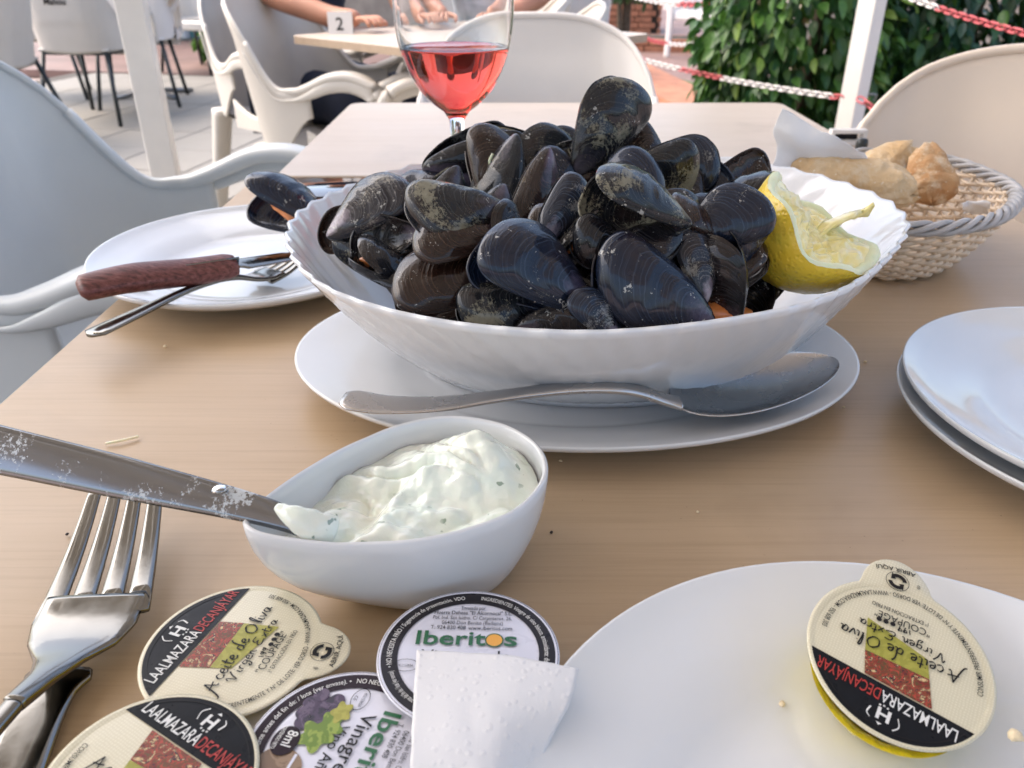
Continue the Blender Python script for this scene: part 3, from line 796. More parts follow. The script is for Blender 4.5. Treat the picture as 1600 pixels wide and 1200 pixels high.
# number sign
sg = at(530, 55, .74)
t = thing('table_number_sign', 'small white folded sign with number two on the background table', 'sign', (sg.x, sg.y + .03, .74), .15)
v = [(-.045, 0, 0), (.045, 0, 0), (.045, .02, .075), (-.045, .02, .075), (-.045, .05, 0), (.045, .05, 0), (-.041, .006, 0), (.041, .006, 0), (.041, .022, .066), (-.041, .022, .066)]
part('front_face', [(-.045, 0, 0), (.045, 0, 0), (.045, .02, .075), (-.045, .02, .075), (-.045, .003, 0), (.045, .003, 0), (.045, .023, .075), (-.045, .023, .075)], [(0, 1, 2, 3), (7, 6, 5, 4), (3, 2, 6, 7), (1, 5, 6, 2), (0, 3, 7, 4)], M['plastic_white'], t, False)
part('back_face', [(-.045, .024, .075), (.045, .024, .075), (.045, .06, 0), (-.045, .06, 0), (-.045, .021, .075), (.045, .021, .075), (.045, .057, 0), (-.045, .057, 0)], [(0, 1, 2, 3), (7, 6, 5, 4), (1, 5, 6, 2), (4, 0, 3, 7)], M['black_metal'], t, False)
SIGN2 = t; t.scale = (.8, .8, .8)

# ------------------------------------------------------------------ person at the background table
def skinned(name, joints, edges, mat, parent, sub=2, root=0):
    me = bpy.data.meshes.new(name); me.from_pydata([j[0] for j in joints], edges, []); me.materials.append(mat)
    o = link(name, me, parent)
    o.modifiers.new('skin', 'SKIN').use_smooth_shade = True
    sv = me.skin_vertices[0].data if me.skin_vertices else None
    if sv is None:
        bm = bmesh.new(); bm.from_mesh(me); bm.verts.layers.skin.verify(); bm.to_mesh(me); bm.free(); sv = me.skin_vertices[0].data
    for s_, j in zip(sv, joints): s_.radius = (j[1], j[2] if len(j) > 2 else j[1])
    for s_ in sv: s_.use_root = False
    sv[root].use_root = True
    md = o.modifiers.new('sub', 'SUBSURF'); md.levels = sub; md.render_levels = sub
    return o
px_, py_ = -.76, 3.12
t = thing('person', 'person in a navy shirt sitting with a forearm on the background table', 'person', (px_, py_, 0), -.735)
V = Vector
body = [(V((0, 0, .50)), .15, .12), (V((.0, 0, .66)), .14, .11), (V((.04, 0, .85)), .15, .115), (V((.07, 0, 1.0)), .15, .11), (V((.08, 0, 1.10)), .06), (V((.10, 0, 1.17)), .05), (V((.12, 0, 1.27)), .085, .095), (V((.13, 0, 1.34)), .07, .08),
        (V((.08, -.19, 1.03)), .055), (V((.20, -.25, .84)), .043), (V((.42, -.16, .775)), .034), (V((.52, -.13, .775)), .026),
        (V((.08, .19, 1.03)), .055), (V((.24, .25, .84)), .043), (V((.46, .10, .775)), .034), (V((.55, .06, .775)), .026),
        (V((.05, -.10, .50)), .10), (V((.42, -.12, .52)), .07), (V((.45, -.12, .10)), .045), (V((.55, -.12, .04)), .038),
        (V((.05, .10, .50)), .10), (V((.42, .12, .52)), .07), (V((.45, .12, .10)), .045), (V((.55, .12, .04)), .038)]
ed = [(0, 1), (1, 2), (2, 3), (3, 4), (4, 5), (5, 6), (6, 7), (3, 8), (8, 9), (9, 10), (10, 11), (3, 12), (12, 13), (13, 14), (14, 15), (0, 16), (16, 17), (17, 18), (18, 19), (0, 20), (20, 21), (21, 22), (22, 23)]
skinned('body', body, ed, M['skin'], t)
sh = [(V((0, 0, .53)), .17, .14), (V((.0, 0, .66)), .16, .13), (V((.04, 0, .85)), .17, .135), (V((.07, 0, 1.0)), .165, .125), (V((.08, 0, 1.09)), .085),
      (V((.08, -.19, 1.03)), .072), (V((.13, -.22, .95)), .066), (V((.08, .19, 1.03)), .072), (V((.14, .22, .95)), .066)]
skinned('shirt', sh, [(0, 1), (1, 2), (2, 3), (3, 4), (3, 5), (5, 6), (3, 7), (7, 8)], M['navy'], t)
tr = [(V((0, 0, .50)), .16, .13), (V((.06, -.10, .50)), .115), (V((.42, -.12, .52)), .085), (V((.44, -.12, .20)), .065), (V((.06, .10, .50)), .115), (V((.42, .12, .52)), .085), (V((.44, .12, .20)), .065)]
skinned('trousers', tr, [(0, 1), (1, 2), (2, 3), (0, 4), (4, 5), (5, 6)], M['navy'], t)
for k in range(5):
    for hx, hy, dy in ((.52, -.13, 1), (.55, .06, -1)):
        o = .017 * (k - 2)
        if k == 4: pts = [V((hx, hy + dy * .02, .775)), V((hx + .03, hy + dy * .05, .770)), V((hx + .06, hy + dy * .05, .76))]
        else: pts = [V((hx + .02, hy + o * .8, .775)), V((hx + .065, hy + o, .778)), V((hx + .10 - .008 * abs(k - 1.5), hy + o * 1.1, .762))]
        v, f = tube(spline(pts, 4), lambda q: .0095 - .003 * q, 8); part('finger', v, f, M['skin'], t)
hv, hf = lathe([(0, .10), (.05, .09), (.085, .05), (.095, .0), (.085, -.05), (.06, -.08)], 20)
part('hair', [Vector(p) * 1.02 + V((.11, 0, 1.33)) for p in hv], hf, M['hair'], t)
for sgn in (-1, 1):
    v, f = lathe([(0, .009), (.007, .006), (.009, 0), (.007, -.006), (0, -.009)], 10)
    part('eye', [Vector(p) + V((.205, sgn * .032, 1.30)) for p in v], f, M['ink_black'], t)
    part('ear', [Vector((p.x * .8, p.y * .5, p.z * 2.2)) + V((.12, sgn * .095, 1.29)) for p in v], f, M['skin'], t)
v, f = lathe([(0, .018), (.010, .0), (.014, -.014), (0, -.02)], 10); part('nose', [Vector(p) + V((.218, 0, 1.275)) for p in v], f, M['skin'], t)
chair(-.81, 3.165, -PI / 2 - .735, 'chair under the person in navy at the background table', 'resin', 'plastic')
# white top of a second guest behind the glass
t = thing('person', 'second guest in a pale top seen through the empty part of the wine glass', 'person', (-.10, 3.38, 0), -PI / 2)
skinned('body', body, ed, M['skin'], t)
skinned('shirt', sh, [(0, 1), (1, 2), (2, 3), (3, 4), (3, 5), (5, 6), (3, 7), (7, 8)], plain('pale_blue_shirt', (.45, .50, .58), .85, var=.25, scale=14), t)
skinned('trousers', tr, [(0, 1), (1, 2), (2, 3), (0, 4), (4, 5), (5, 6)], M['greycloth'], t)
part('hair', [Vector(p) * 1.02 + V((.11, 0, 1.33)) for p in hv], hf, M['hair'], t)
for k in range(5):
    for hx, hy, dy in ((.52, -.13, 1), (.55, .06, -1)):
        o = .017 * (k - 2)
        if k == 4: pts = [V((hx, hy + dy * .02, .775)), V((hx + .03, hy + dy * .05, .770)), V((hx + .06, hy + dy * .05, .76))]
        else: pts = [V((hx + .02, hy + o * .8, .775)), V((hx + .065, hy + o, .778)), V((hx + .10 - .008 * abs(k - 1.5), hy + o * 1.1, .762))]
        v, f = tube(spline(pts, 4), lambda q: .0095 - .003 * q, 8); part('finger', v, f, M['skin'], t)
chair(-.10, 3.44, PI, 'chair under the second guest behind the wine glass', 'resin', 'plastic')

# ================================================================== LETTERING
_GL = {}
def glyphs(text, bold=0.0, shear=0.0, spacing=1.0):
    """flat text as (verts2d, faces, width); cap height about 0.7"""
    key = (text, bold, shear, spacing)
    if key in _GL: return _GL[key]
    cu = bpy.data.curves.new('txt', 'FONT'); cu.body = text; cu.offset = bold; cu.shear = shear; cu.space_character = spacing
    cu.resolution_u = 3; cu.size = 1.0; cu.fill_mode = 'FRONT'
    o = bpy.data.objects.new('txt', cu)
    me = o.to_mesh()
    v = [(p.co.x, p.co.y) for p in me.vertices]; f = [tuple(p.vertices) for p in me.polygons]
    o.to_mesh_clear(); bpy.data.objects.remove(o); bpy.data.curves.remove(cu)
    x0 = min([p[0] for p in v] or [0]); x1 = max([p[0] for p in v] or [1])
    v = [(p[0] - x0, p[1]) for p in v]
    _GL[key] = (v, f, x1 - x0); return _GL[key]
def fixn(v3, f):
    """make faces point to +z"""
    out = []
    for q in f:
        a, b, c = v3[q[0]], v3[q[1]], v3[q[2]]
        n = (b[0] - a[0]) * (c[1] - a[1]) - (b[1] - a[1]) * (c[0] - a[0])
        out.append(q if n >= 0 else tuple(reversed(q)))
    return out
def line(text, x0, y0, x1, y1, size, z, bold=0, shear=0, fit=True):
    """text set on the straight baseline from (x0,y0) to (x1,y1), size = letter size"""
    v, f, w_ = glyphs(text, bold, shear)
    L = math.hypot(x1 - x0, y1 - y0); ux, uy = (x1 - x0) / L, (y1 - y0) / L
    sx = L / w_ if fit else size
    v3 = [Vector((x0 + ux * p[0] * sx - uy * p[1] * size, y0 + uy * p[0] * sx + ux * p[1] * size, z)) for p in v]
    return v3, fixn(v3, f)
def arc(text, r, a0, a1, size, z, inward=False, bold=0):
    """text round a circle. a0->a1 in degrees. inward: letters stand towards the centre"""
    v, f, w_ = glyphs(text, bold)
    a0, a1 = math.radians(a0), math.radians(a1)
    v3 = []
    for x, y in v:
        a = a0 + (a1 - a0) * x / w_; rr = r - y * size if inward else r + y * size
        v3.append(Vector((rr * math.cos(a), rr * math.sin(a), z)))
    return v3, fixn(v3, f)
def flat(poly, z):
    v = [Vector((p[0], p[1], z)) for p in poly]; f = [tuple(range(len(v)))]
    ar = sum(poly[i][0] * poly[(i + 1) % len(poly)][1] - poly[(i + 1) % len(poly)][0] * poly[i][1] for i in range(len(poly)))
    return v, (f if ar > 0 else [tuple(reversed(f[0]))])
def annulus(r0, r1, z, a0=0, a1=360, n=72):
    v = []; f = []
    for k in range(n + 1):
        a = math.radians(a0 + (a1 - a0) * k / n); v += [Vector((r0 * math.cos(a), r0 * math.sin(a), z)), Vector((r1 * math.cos(a), r1 * math.sin(a), z))]
    for k in range(n): f.append((2 * k, 2 * k + 1, 2 * k + 3, 2 * k + 2))
    return v, f
def stroke(pts, wdt, z):
    pts = spline([Vector((x, y, z)) for x, y in pts], 5); v = []; f = []; m = len(pts)
    for i, p in enumerate(pts):
        tn = (pts[min(m - 1, i + 1)] - pts[max(0, i - 1)]).normalized(); s_ = Vector((-tn.y, tn.x, 0)) * wdt * (.55 + .6 * abs(tn.x * .5 + tn.y * .8))
        v += [p + s_, p - s_]
    for i in range(m - 1): f.append((2 * i, 2 * i + 1, 2 * i + 3, 2 * i + 2))
    return v, fixn(v, f)
# handwriting strokes in a unit box per letter (x advance, strokes)
HW = {
 'A': (.9, [[(-.35, -.5), (-.2, -.45), (.0, -.1), (.35, .75)], [(.35, .75), (.45, .3), (.55, 0), (.65, .05)], [(.05, .25), (.35, .3), (.7, .38)]]),
 'c': (.45, [[(.38, .36), (.2, .42), (.05, .2), (.18, .0), (.42, .06)]]),
 'e': (.45, [[(.05, .2), (.3, .25), (.3, .42), (.12, .38), (.05, .15), (.2, .0), (.42, .08)]]),
 'i': (.28, [[(.1, .4), (.08, .05), (.24, .03)], [(.12, .58), (.14, .62)]]),
 't': (.35, [[(.15, .75), (.1, .1), (.3, .03)], [(-.02, .45), (.34, .5)]]),
 'd': (.55, [[(.35, .36), (.12, .38), (.05, .1), (.25, .02), (.42, .3)], [(.6, 1.0), (.42, .75), (.38, .1), (.52, .03)]]),
 'O': (.95, [[(.45, .75), (.1, .5), (.12, .08), (.45, .0), (.75, .35), (.6, .72), (.3, .7)]]),
 'l': (.28, [[(.1, .0), (.2, .5), (.3, .9), (.15, .8), (.08, .2), (.22, .02)]]),
 'v': (.42, [[(.0, .38), (.12, .02), (.2, .1), (.36, .42)]]),
 'a': (.5, [[(.34, .36), (.12, .38), (.05, .1), (.22, .0), (.38, .36), (.36, .06), (.5, .04)]]),
 'V': (.75, [[(-.1, .5), (.05, .7), (.2, .0), (.4, .45), (.65, .8)]]),
 'r': (.4, [[(.05, .4), (.08, .0)], [(.07, .25), (.2, .42), (.36, .36)]]),
 'g': (.5, [[(.36, .36), (.12, .38), (.08, .1), (.36, .15), (.38, .36), (.32, -.25), (.05, -.3), (.2, -.1)]]),
 'n': (.5, [[(.05, .4), (.07, .0)], [(.07, .25), (.25, .42), (.32, .05), (.46, .04)]]),
 'E': (.85, [[(.7, .75), (.3, .78), (.2, .5), (.45, .42), (.1, .3), (.15, .0), (.7, .1)]]),
 'x': (.45, [[(.02, .4), (.36, .0)], [(.36, .42), (.02, .0)]]),
 '1': (.3, [[(.1, .5), (.15, .0)]]), '9': (.42, [[(.3, .4), (.08, .42), (.12, .2), (.32, .3), (.3, .5), (.2, -.1)]]), '6': (.45, [[(.35, .55), (.08, .25), (.2, .0), (.35, .15), (.1, .2)]]),
 ' ': (.35, []),
}
def hand(text, x0, y0, x1, y1, size, z, wdt):
    adv = sum(HW[c][0] for c in text); L = math.hypot(x1 - x0, y1 - y0); ux, uy = (x1 - x0) / L, (y1 - y0) / L; sx = L / adv
    g_ = Geo(); x = 0; k = 0
    for c in text:
        a, st_ = HW[c]
        for s_ in st_:
            zz_ = z + .0004 * (k % 3); k += 1
            pts = [(x0 + ux * (x + p[0]) * sx - uy * p[1] * size, y0 + uy * (x + p[0]) * sx + ux * p[1] * size) for p in s_]
            g_.add(*stroke(pts, wdt, zz_))
        x += a
    return g_.v, g_.f
def arrows(cx, cy, r, z):
    """two chasing arrows"""
    g_ = Geo()
    for a0 in (20, 200):
        v, f = annulus(r * .48, r * .86, z, a0, a0 + 115, 16); g_.add([p + Vector((cx, cy, 0)) for p in v], f)
        a = math.radians(a0 + 112); tip = math.radians(a0 + 160)
        tri = [(cx + r * .28 * math.cos(a), cy + r * .28 * math.sin(a)), (cx + r * 1.05 * math.cos(a), cy + r * 1.05 * math.sin(a)), (cx + r * .62 * math.cos(tip), cy + r * .62 * math.sin(tip))]
        g_.add(*flat(tri, z + .0005))
    v, f = annulus(r * 1.02, r * 1.07, z, 0, 360, 32); g_.add([p + Vector((cx, cy, 0)) for p in v], f)
    return g_.v, g_.f

# ---- small sealed tubs; lid drawn in units of its radius then scaled
R0 = .0292; Z0 = .006
def lid_outline(tabang, kind):
    pts = []
    for k in range(120):
        a = 2 * PI * k / 120; r = 1.0
        if kind == 'oil':
            da = abs((math.degrees(a) - tabang + 180) % 360 - 180)
            r = 1 + .34 * (1 - sstep(9, 27, da)) * 1.0 + .0
            # straight shoulders with rounded tip
            r = max(1.0, min(r, 1.34 - .0006 * da * da))
        pts.append((r * math.cos(a), r * math.sin(a)))
    return pts
def tub(root, kind, tubmat, tabang=-73):
    # lid: thin foil disc with embossed ring, scaled by R0
    out = lid_outline(tabang, kind); n = len(out); z = .0
    rings = [(1.0, 0.0), (1.0, .012), (.965, .022), (.93, .008), (.90, .010)]
    v = []; f = []
    for s_, zz_ in rings:
        for i, (x, y) in enumerate(out):
            r = math.hypot(x, y); k = s_ if s_ > .99 else (s_ / r if r > 1.02 else s_)
            if r > 1.02 and s_ < .99: k = (s_ if s_ < .95 else .985 * r) / r if s_ < .95 else .98
            v.append(Vector((x * k, y * k, zz_)) * R0)
    for q in range(len(rings) - 1):
        for i in range(n): f.append((q * n + i, q * n + (i + 1) % n, (q + 1) * n + (i + 1) % n, (q + 1) * n + i))
    f.append(tuple((len(rings) - 1) * n + i for i in range(n)))
    f.append(tuple(reversed(range(n))))
    mat = M['linen'] if kind == 'oil' else M['lid_white']
    lid = part('lid', v, f, mat, root, True)
    # cup below
    H = .55
    prof = [(.97, -.002), (.86, -.012), (.84, -.05), (.78, -.30), (.70, -.48), (.60, -H), (0, -H)]
    v, f = lathe([(r * R0, z * R0) for r, z in prof], 72)
    v2 = []
    for p in v:
        a = math.atan2(p.y, p.x); r = math.hypot(p.x, p.y)
        k = 1 + (.018 * math.cos(a * 18) if -.045 * R0 > p.z > -.54 * R0 else 0)
        v2.append(Vector((p.x * k, p.y * k, p.z)))
    part('tub', v2, [tuple(reversed(q)) for q in f], tubmat, root)
    return lid
def pr(lid, name, vf, mat, zo=0.0):
    v, f = vf
    return part(name, [Vector(p) * R0 + Vector((0, 0, zo)) for p in v], f, mat, lid, False)
def multi(*vfs):
    g_ = Geo()
    for v, f in vfs: g_.add(v, f)
    return g_.v, g_.f
ZL = .018    # print height over the lid in lid units
def oil_lid(root):
    lid = tub(root, 'oil', M['oil'])
    ch = .40; a0 = math.degrees(math.asin(ch / .965)); pts = [(.965 * math.cos(math.radians(a)), .965 * math.sin(math.radians(a))) for a in [a0 + (180 - 2 * a0) * k / 40 for k in range(41)]]
    pr(lid, 'black_band', flat(pts, ZL), M['lid_black'])
    pr(lid, 'band_ring', annulus(.90, .912, ZL + .006, a0 + 6, 174 - a0, 50), M['ink_black'])
    pr(lid, 'printed_picture', flat([(-.435, .385), (.279, .385), (.354, .106), (-.332, .054)], ZL), M['pic_leaves'])
    pr(lid, 'green_triangle', flat([(-.332, .052), (.354, .104), (.444, -.313), (-.26, -.173)], ZL), M['pic_green'])
    z = ZL + .008
    pr(lid, 'white_lettering', multi(line('LAALMAZARA', -.72, .47, .06, .47, .20, z, .006)), M['ink_white'])
    pr(lid, 'red_lettering', multi(line('DECANJÁYAR', .07, .47, .76, .47, .20, z, .004)), M['ink_red'])
    lg = multi(line('H', -.09, .68, .05, .68, .19, z, .03), flat([(-.05, .64), (-.03, .64), (-.03, .66), (-.05, .66)], z), flat([(-.01, .63), (.01, .63), (.01, .65), (-.01, .65)], z), flat([(.03, .64), (.05, .64), (.05, .66), (.03, .66)], z),
               stroke([(.10, .84), (.14, .80), (.12, .72)], .008, z), stroke([(-.14, .86), (-.19, .79), (-.16, .70)], .006, z), flat([(-.03, .85), (0, .88), (.03, .85)], z))
    pr(lid, 'emblem', lg, M['ink_white'])
    blk = multi(hand('Aceite de Oliva', -.60, -.20, .68, -.06, .19, z, .0085),
                hand('Virgen Extra', -.40, -.33, .52, -.25, .15, z + .003, .0075),
                hand('199', -.02, -.42, .13, -.39, .12, z, .007),
                line('"COUPAGE"', -.20, -.54, .40, -.47, .13, z, .004), line('1ª EXTRACCIÓN EN FRÍO', -.16, -.63, .46, -.56, .075, z, .004),
                arc('CONSUMIR PREFERENTEMENTE Y Nº DE LOTE: VER DORSO - WWW.LAALMAZARA.COM - 950 608 303', .86, 184, 366, .085, z, True, .006),
                arc('ABRIR AQUÍ', 1.23, -84, -62, .085, z, True, .006), arrows(.285, -.99, .125, z),
                arc('®', 1.08, -88, -86, .08, z, True, .004))
    for k in range(3):
        v, f = annulus(0, .03, z, 0, 360, 12); blk[0].extend([]); bl = Geo(); bl.add(*blk); bl.add([p + Vector((.18 + .075 * k, -.385 + .012 * k, 0)) for p in v], f); blk = (bl.v, bl.f)
    pr(lid, 'black_lettering', blk, M['ink_black'])
    pr(lid, 'rim_line', annulus(.925, .932, ZL, 182, 358, 60), M['linen'])  # thin linen coloured ring inside the rim
    return lid
def vinegar_lid(root, kind):
    lid = tub(root, 'vin', M['plastic_clear'])
    dark = M['lid_grey'] if kind == 0 else M['lid_violet']
    pr(lid, 'dark_ring', annulus(.775, .985, ZL), dark)
    z = ZL + .008
    if kind == 0:
        wh = multi(arc('• NO NECESITA FRÍO / Sugerencia de presentación. VDO', .835, 196, 97, .085, z, False, .004),
                   arc('INGREDIENTES: Vinagre de vino blanco, antioxidante: disulfito', .835, 84, -16, .085, z, False, .002),
                   arc('preferentemente antes del fin de: / lote (ver envase)', .835, 250, 200, .085, z, False, .002))
        pr(lid, 'white_lettering', wh, M['ink_white'])
        bk = multi(line('Envasado por', -.13, .665, .15, .665, .085, z, .003), line('Huerta Dehesa "El Alcornocal" S.L.', -.44, .585, .46, .585, .085, z, .007),
                   line('Pol. Ind. San Isidro. C/ Carpinteros, 26.', -.45, .505, .46, .505, .080, z, .002), line('06400 Don Benito (Badajoz)', -.34, .425, .36, .425, .080, z, .002),
                   line('T. 924 830 408', -.46, .345, -.06, .345, .085, z, .002), line('www.iberitos.com', -.03, .345, .47, .345, .085, z, .007),
                   line('Vinagre de', -.52, -.12, .46, -.12, .22, z, .003), line('40.21538/BA', -.74, -.22, -.58, -.22, .05, z, .002))
        v, f = annulus(.13, .14, z); bk = multi(bk, ([Vector((p.x - .66, p.y * .62 - .20, p.z)) for p in v], f))
        pr(lid, 'black_lettering', bk, M['ink_black'])
        pr(lid, 'green_lettering', multi(line('Iberit', -.60, .11, .18, .11, .30, z, .016), line('s', .385, .11, .53, .11, .30, z, .016)), M['ink_green'])
        v, f = annulus(.0, .088, z); pr(lid, 'orange_dot', ([p + Vector((.275, .19, 0)) for p in v], f), M['ink_orange'])
        v, f = annulus(.088, .104, z); pr(lid, 'dot_outline', ([p + Vector((.275, .19, 0)) for p in v], f), M['ink_green'])
    else:
        def blob(cx, cy, rx, ry, z_, k=9, amp=.12, ph=0):
            return flat([(cx + rx * (1 + amp * math.sin(k * t_ + ph)) * math.cos(t_), cy + ry * (1 + amp * math.sin(k * t_ + ph)) * math.sin(t_)) for t_ in [2 * PI * q / 48 for q in range(48)]], z_)
        pr(lid, 'printed_grapes', multi(*[blob(-.36 + dx, -.47 + dy, .085, .085, ZL + .002 + .0007 * i, 1, 0) for i, (dx, dy) in enumerate([(0, 0), (.12, .05), (-.12, .03), (.05, -.13), (-.08, -.12), (-.18, .13), (.02, .14), (.16, -.08), (-.2, -.06), (-.06, .2)])]), M['pic_grape'])
        pr(lid, 'printed_barrel', blob(.30, -.52, .20, .24, ZL + .002, 2, .04), M['pic_barrel'])
        pr(lid, 'barrel_hoop', multi(annulus(.0, .0, ZL)) if False else flat([(.14, -.40), (.46, -.40), (.46, -.43), (.14, -.43)], ZL + .006), M['lid_white'])
        pr(lid, 'badge', blob(.04, -.60, .17, .14, ZL + .012, 1, 0), M['lid_violet'])
        pr(lid, 'printed_leaf', multi(blob(-.10, -.34, .17, .17, ZL + .009, 5, .22), blob(-.24, -.26, .15, .13, ZL + .010, 5, .25, 1)), M['pic_vine'])
        pr(lid, 'yellow_leaf', blob(-.42, -.22, .12, .10, ZL + .011, 5, .2, 2), M['pic_green'])
        wh = multi(arc('CONSUMIR preferentemente antes del fin de: / lote (ver envase). •', .835, 330, 201, .085, z, False, .002), arc('NO NECESITA FRÍO / Sugerencia de presentación', .835, 197, 100, .085, z, False, .005),
                   line('8ml', -.08, -.62, .10, -.62, .16, z + .008, .008), line('CONTENIDO NETO', -.12, -.70, .16, -.70, .06, z + .008, .004))
        pr(lid, 'white_lettering', wh, M['ink_white'])
        bk = multi(line('Vinagre de', -.48, .0, .50, .0, .22, z, .006), line('Vino Añejo', -.29, -.17, .42, -.17, .17, z, .008),
                   line('T. 924 830 408', -.46, .40, -.06, .40, .085, z, .002), line('06400 Don Benito (Badajoz)', -.40, .49, .36, .49, .085, z, .002), line('Pol. Ind. San Isidro. C/ Carpinteros, 26.', -.45, .58, .40, .58, .085, z, .002),
                   line('40.21538/BA', -.71, -.10, -.53, -.10, .05, z, .002), line('CE', -.65, -.18, -.59, -.18, .05, z, .002))
        v, f = annulus(.13, .14, z); bk = multi(bk, ([Vector((p.x - .62, p.y * .7 - .11, p.z)) for p in v], f))
        pr(lid, 'black_lettering', bk, M['ink_black'])
        pr(lid, 'green_lettering', multi(line('Iberit', -.56, .205, .20, .205, .27, z, .016), line('s', .405, .205, .55, .205, .27, z, .016)), M['ink_green'])
        v, f = annulus(.0, .088, z); pr(lid, 'orange_dot', ([p + Vector((.295, .28, 0)) for p in v], f), M['ink_orange'])
    return lid

# ================================================================== TABLEWARE
def plate(name, label, cx, cy, z, r, group=None, sx=1, sy=1, h=.021, mat='ceramic', n=96, sup=None):
    t = thing(name, label, 'plate', (cx, cy, z), 0, group)
    prof = [(0, .004), (.50, .004), (.58, .0045), (.64, .007), (.70, .0105), (.80, .0135), (.90, .0165), (.97, .0195), (.992, h), (1.0, h + .0003), (1.003, h - .0008), (.995, h - .0028), (.95, .0145), (.80, .0095), (.66, .0045), (.60, .001), (.58, .0), (.55, .0), (.54, .0015), (0, .0015)]
    v, f = lathe([(a * r, b) for a, b in prof], n, sx, sy)
    if sup:
        v = [Vector((math.copysign(abs(p.x) , p.x), p.y, p.z)) for p in v]
    part('dish', v, [tuple(reversed(q)) for q in f], M[mat], t); return t
PG = 'white plates on the near table'
plate('dinner_plate', 'white plate with an open mussel and wooden handled knife on the left', -.198, .588, TB, .117, PG)
plate('dinner_plate', 'lower white plate of the stack at the right edge', .3085, .3385, TB, .110, PG)
plate('dinner_plate', 'upper white plate stacked at the right edge', .311, .341, TB + .0075, .110, PG)
plate('dinner_plate', 'white plate in the bottom right corner holding a tilted oil tub', .1114, .112, TB, .1168, PG)
# oval platter under the bowl
plate('oval_platter', 'oval white platter under the shell shaped bowl of mussels', .036, .4165, TB, .159, None, 1, .69, .020, 'ceramic_warm', 128)

# ---- scalloped bowl
HB = .074
rim_px = [(453, 382), (462, 425), (505, 470), (590, 505), (700, 530), (820, 543), (940, 546), (1060, 536), (1160, 521), (1262, 498), (1340, 460), (1392, 412), (1413, 371), (1385, 335), (1330, 311), (1262, 289), (1150, 266), (1000, 254), (840, 252), (690, 268), (600, 290), (520, 322), (472, 350)]
rim_w = [at(x, y, TB + HB) for x, y in rim_px]
bc = Vector((.048, .435, 0))
rs = spline(rim_w, 24, True)
def rim_polar(nn):
    ang = [(math.atan2(p.y - bc.y, p.x - bc.x) % (2 * PI), (p.xy - bc.xy).length) for p in rs]; ang.sort()
    ang = [(ang[-1][0] - 2 * PI, ang[-1][1])] + ang + [(ang[0][0] + 2 * PI, ang[0][1])]
    return [interp(ang, 2 * PI * k / nn) for k in range(nn)]
NB = 54 * 8; RP = rim_polar(NB)
RP = [sum(RP[(k + j) % NB] for j in range(-6, 7)) / 13 for k in range(NB)]
base_rx, base_ry = .104, .066
def bowl_pt(k, s, inner):
    th = 2 * PI * k / NB; rb = 1 / math.sqrt((math.cos(th) / base_rx) ** 2 + (math.sin(th) / base_ry) ** 2)
    R = RP[k % NB]
    e = s ** .85
    r = rb + (R - rb) * e
    z = .004 + HB * (s ** 1.15) * .98
    ph = (k / 8 + 2.6 * s) % 1.0                      # ribs sweep round slightly
    rib = (abs(ph - .5) * 2) ** 1.3
    amp = (.0004 + .0020 * s ** 1.6)
    r += rib * amp; z += rib * amp * .5 * sstep(.7, 1, s)
    if inner: r -= .0028; z += .0012 if s < .98 else 0
    return Vector((r * math.cos(th), r * math.sin(th), z))
v = []; f = []
ss = [0, .06, .15, .27, .4, .53, .66, .78, .88, .95, 1.0]
rows = [('o', s) for s in ss] + [('t', 1)] + [('i', s) for s in reversed(ss)]
for typ, s in rows:
    for k in range(NB):
        if typ == 't': p = (bowl_pt(k, 1, False) + bowl_pt(k, 1, True)) / 2 + Vector((0, 0, .0014))
        else: p = bowl_pt(k, s, typ == 'i')
        v.append(p)
for r in range(len(rows) - 1):
    for k in range(NB): f.append((r * NB + k, r * NB + (k + 1) % NB, (r + 1) * NB + (k + 1) % NB, (r + 1) * NB + k))
c0_ = len(v); v.append(Vector((0, 0, .006))); L0 = (len(rows) - 1) * NB
for k in range(NB): f.append((L0 + k, L0 + (k + 1) % NB, c0_))
c1_ = len(v); v.append(Vector((0, 0, .003)))
for k in range(NB): f.append(((k + 1) % NB, k, c1_))
t = thing('shell_bowl', 'large white scalloped shell shaped bowl heaped with mussels', 'bowl', (bc.x, bc.y, TB + .0045))
part('bowl_wall', v, f, M['opal'], t)
v, f = lathe([(.098, .0), (.102, .0), (.1035, .0045), (.0985, .0045), (.098, 0)], 96, 1, .635); part('foot_ring', v, f, M['opal'], t)

# ---- serving spoon resting on the platter edge
t = thing('serving_spoon', 'long steel serving spoon lying along the front of the oval platter', 'spoon', tuple(at(930, 605, TB + .035)))
o0 = Vector(t.location)
def offs(pts, o): return [p - o for p in pts]
hp_ = [at(536, 622, TB + .030), at(600, 632, TB + .0285), at(690, 631, TB + .030), (at(780, 619, TB + .034)), at(880, 607, TB + .039), at(950, 605, TB + .040), at(1000, 612, TB + .036), at(1040, 625, TB + .031), at(1062, 630, TB + .029)]
sp_ = spline(hp_, 6)
v, f = sweep(offs(sp_, o0), lambda q: lerp(.0095, .0048, sstep(0, .45, q)) + .0012 * sstep(.9, 1, q) - .004 * sstep(.04, 0, q), lambda q: .0013 + .0009 * sstep(.2, .6, q), 14, sup=2.6)
part('handle', v, f, M['steel_satin'], t)
A, B = at(1052, 628, TB + .028), at(1306, 560, TB + .032)
ax = (B - A); L = ax.length; ax.normalize(); sd = ax.cross(Vector((0, 0, 1))).normalized(); sd = (sd + Vector((0, 0, -.10))).normalized(); upv = sd.cross(ax).normalized()
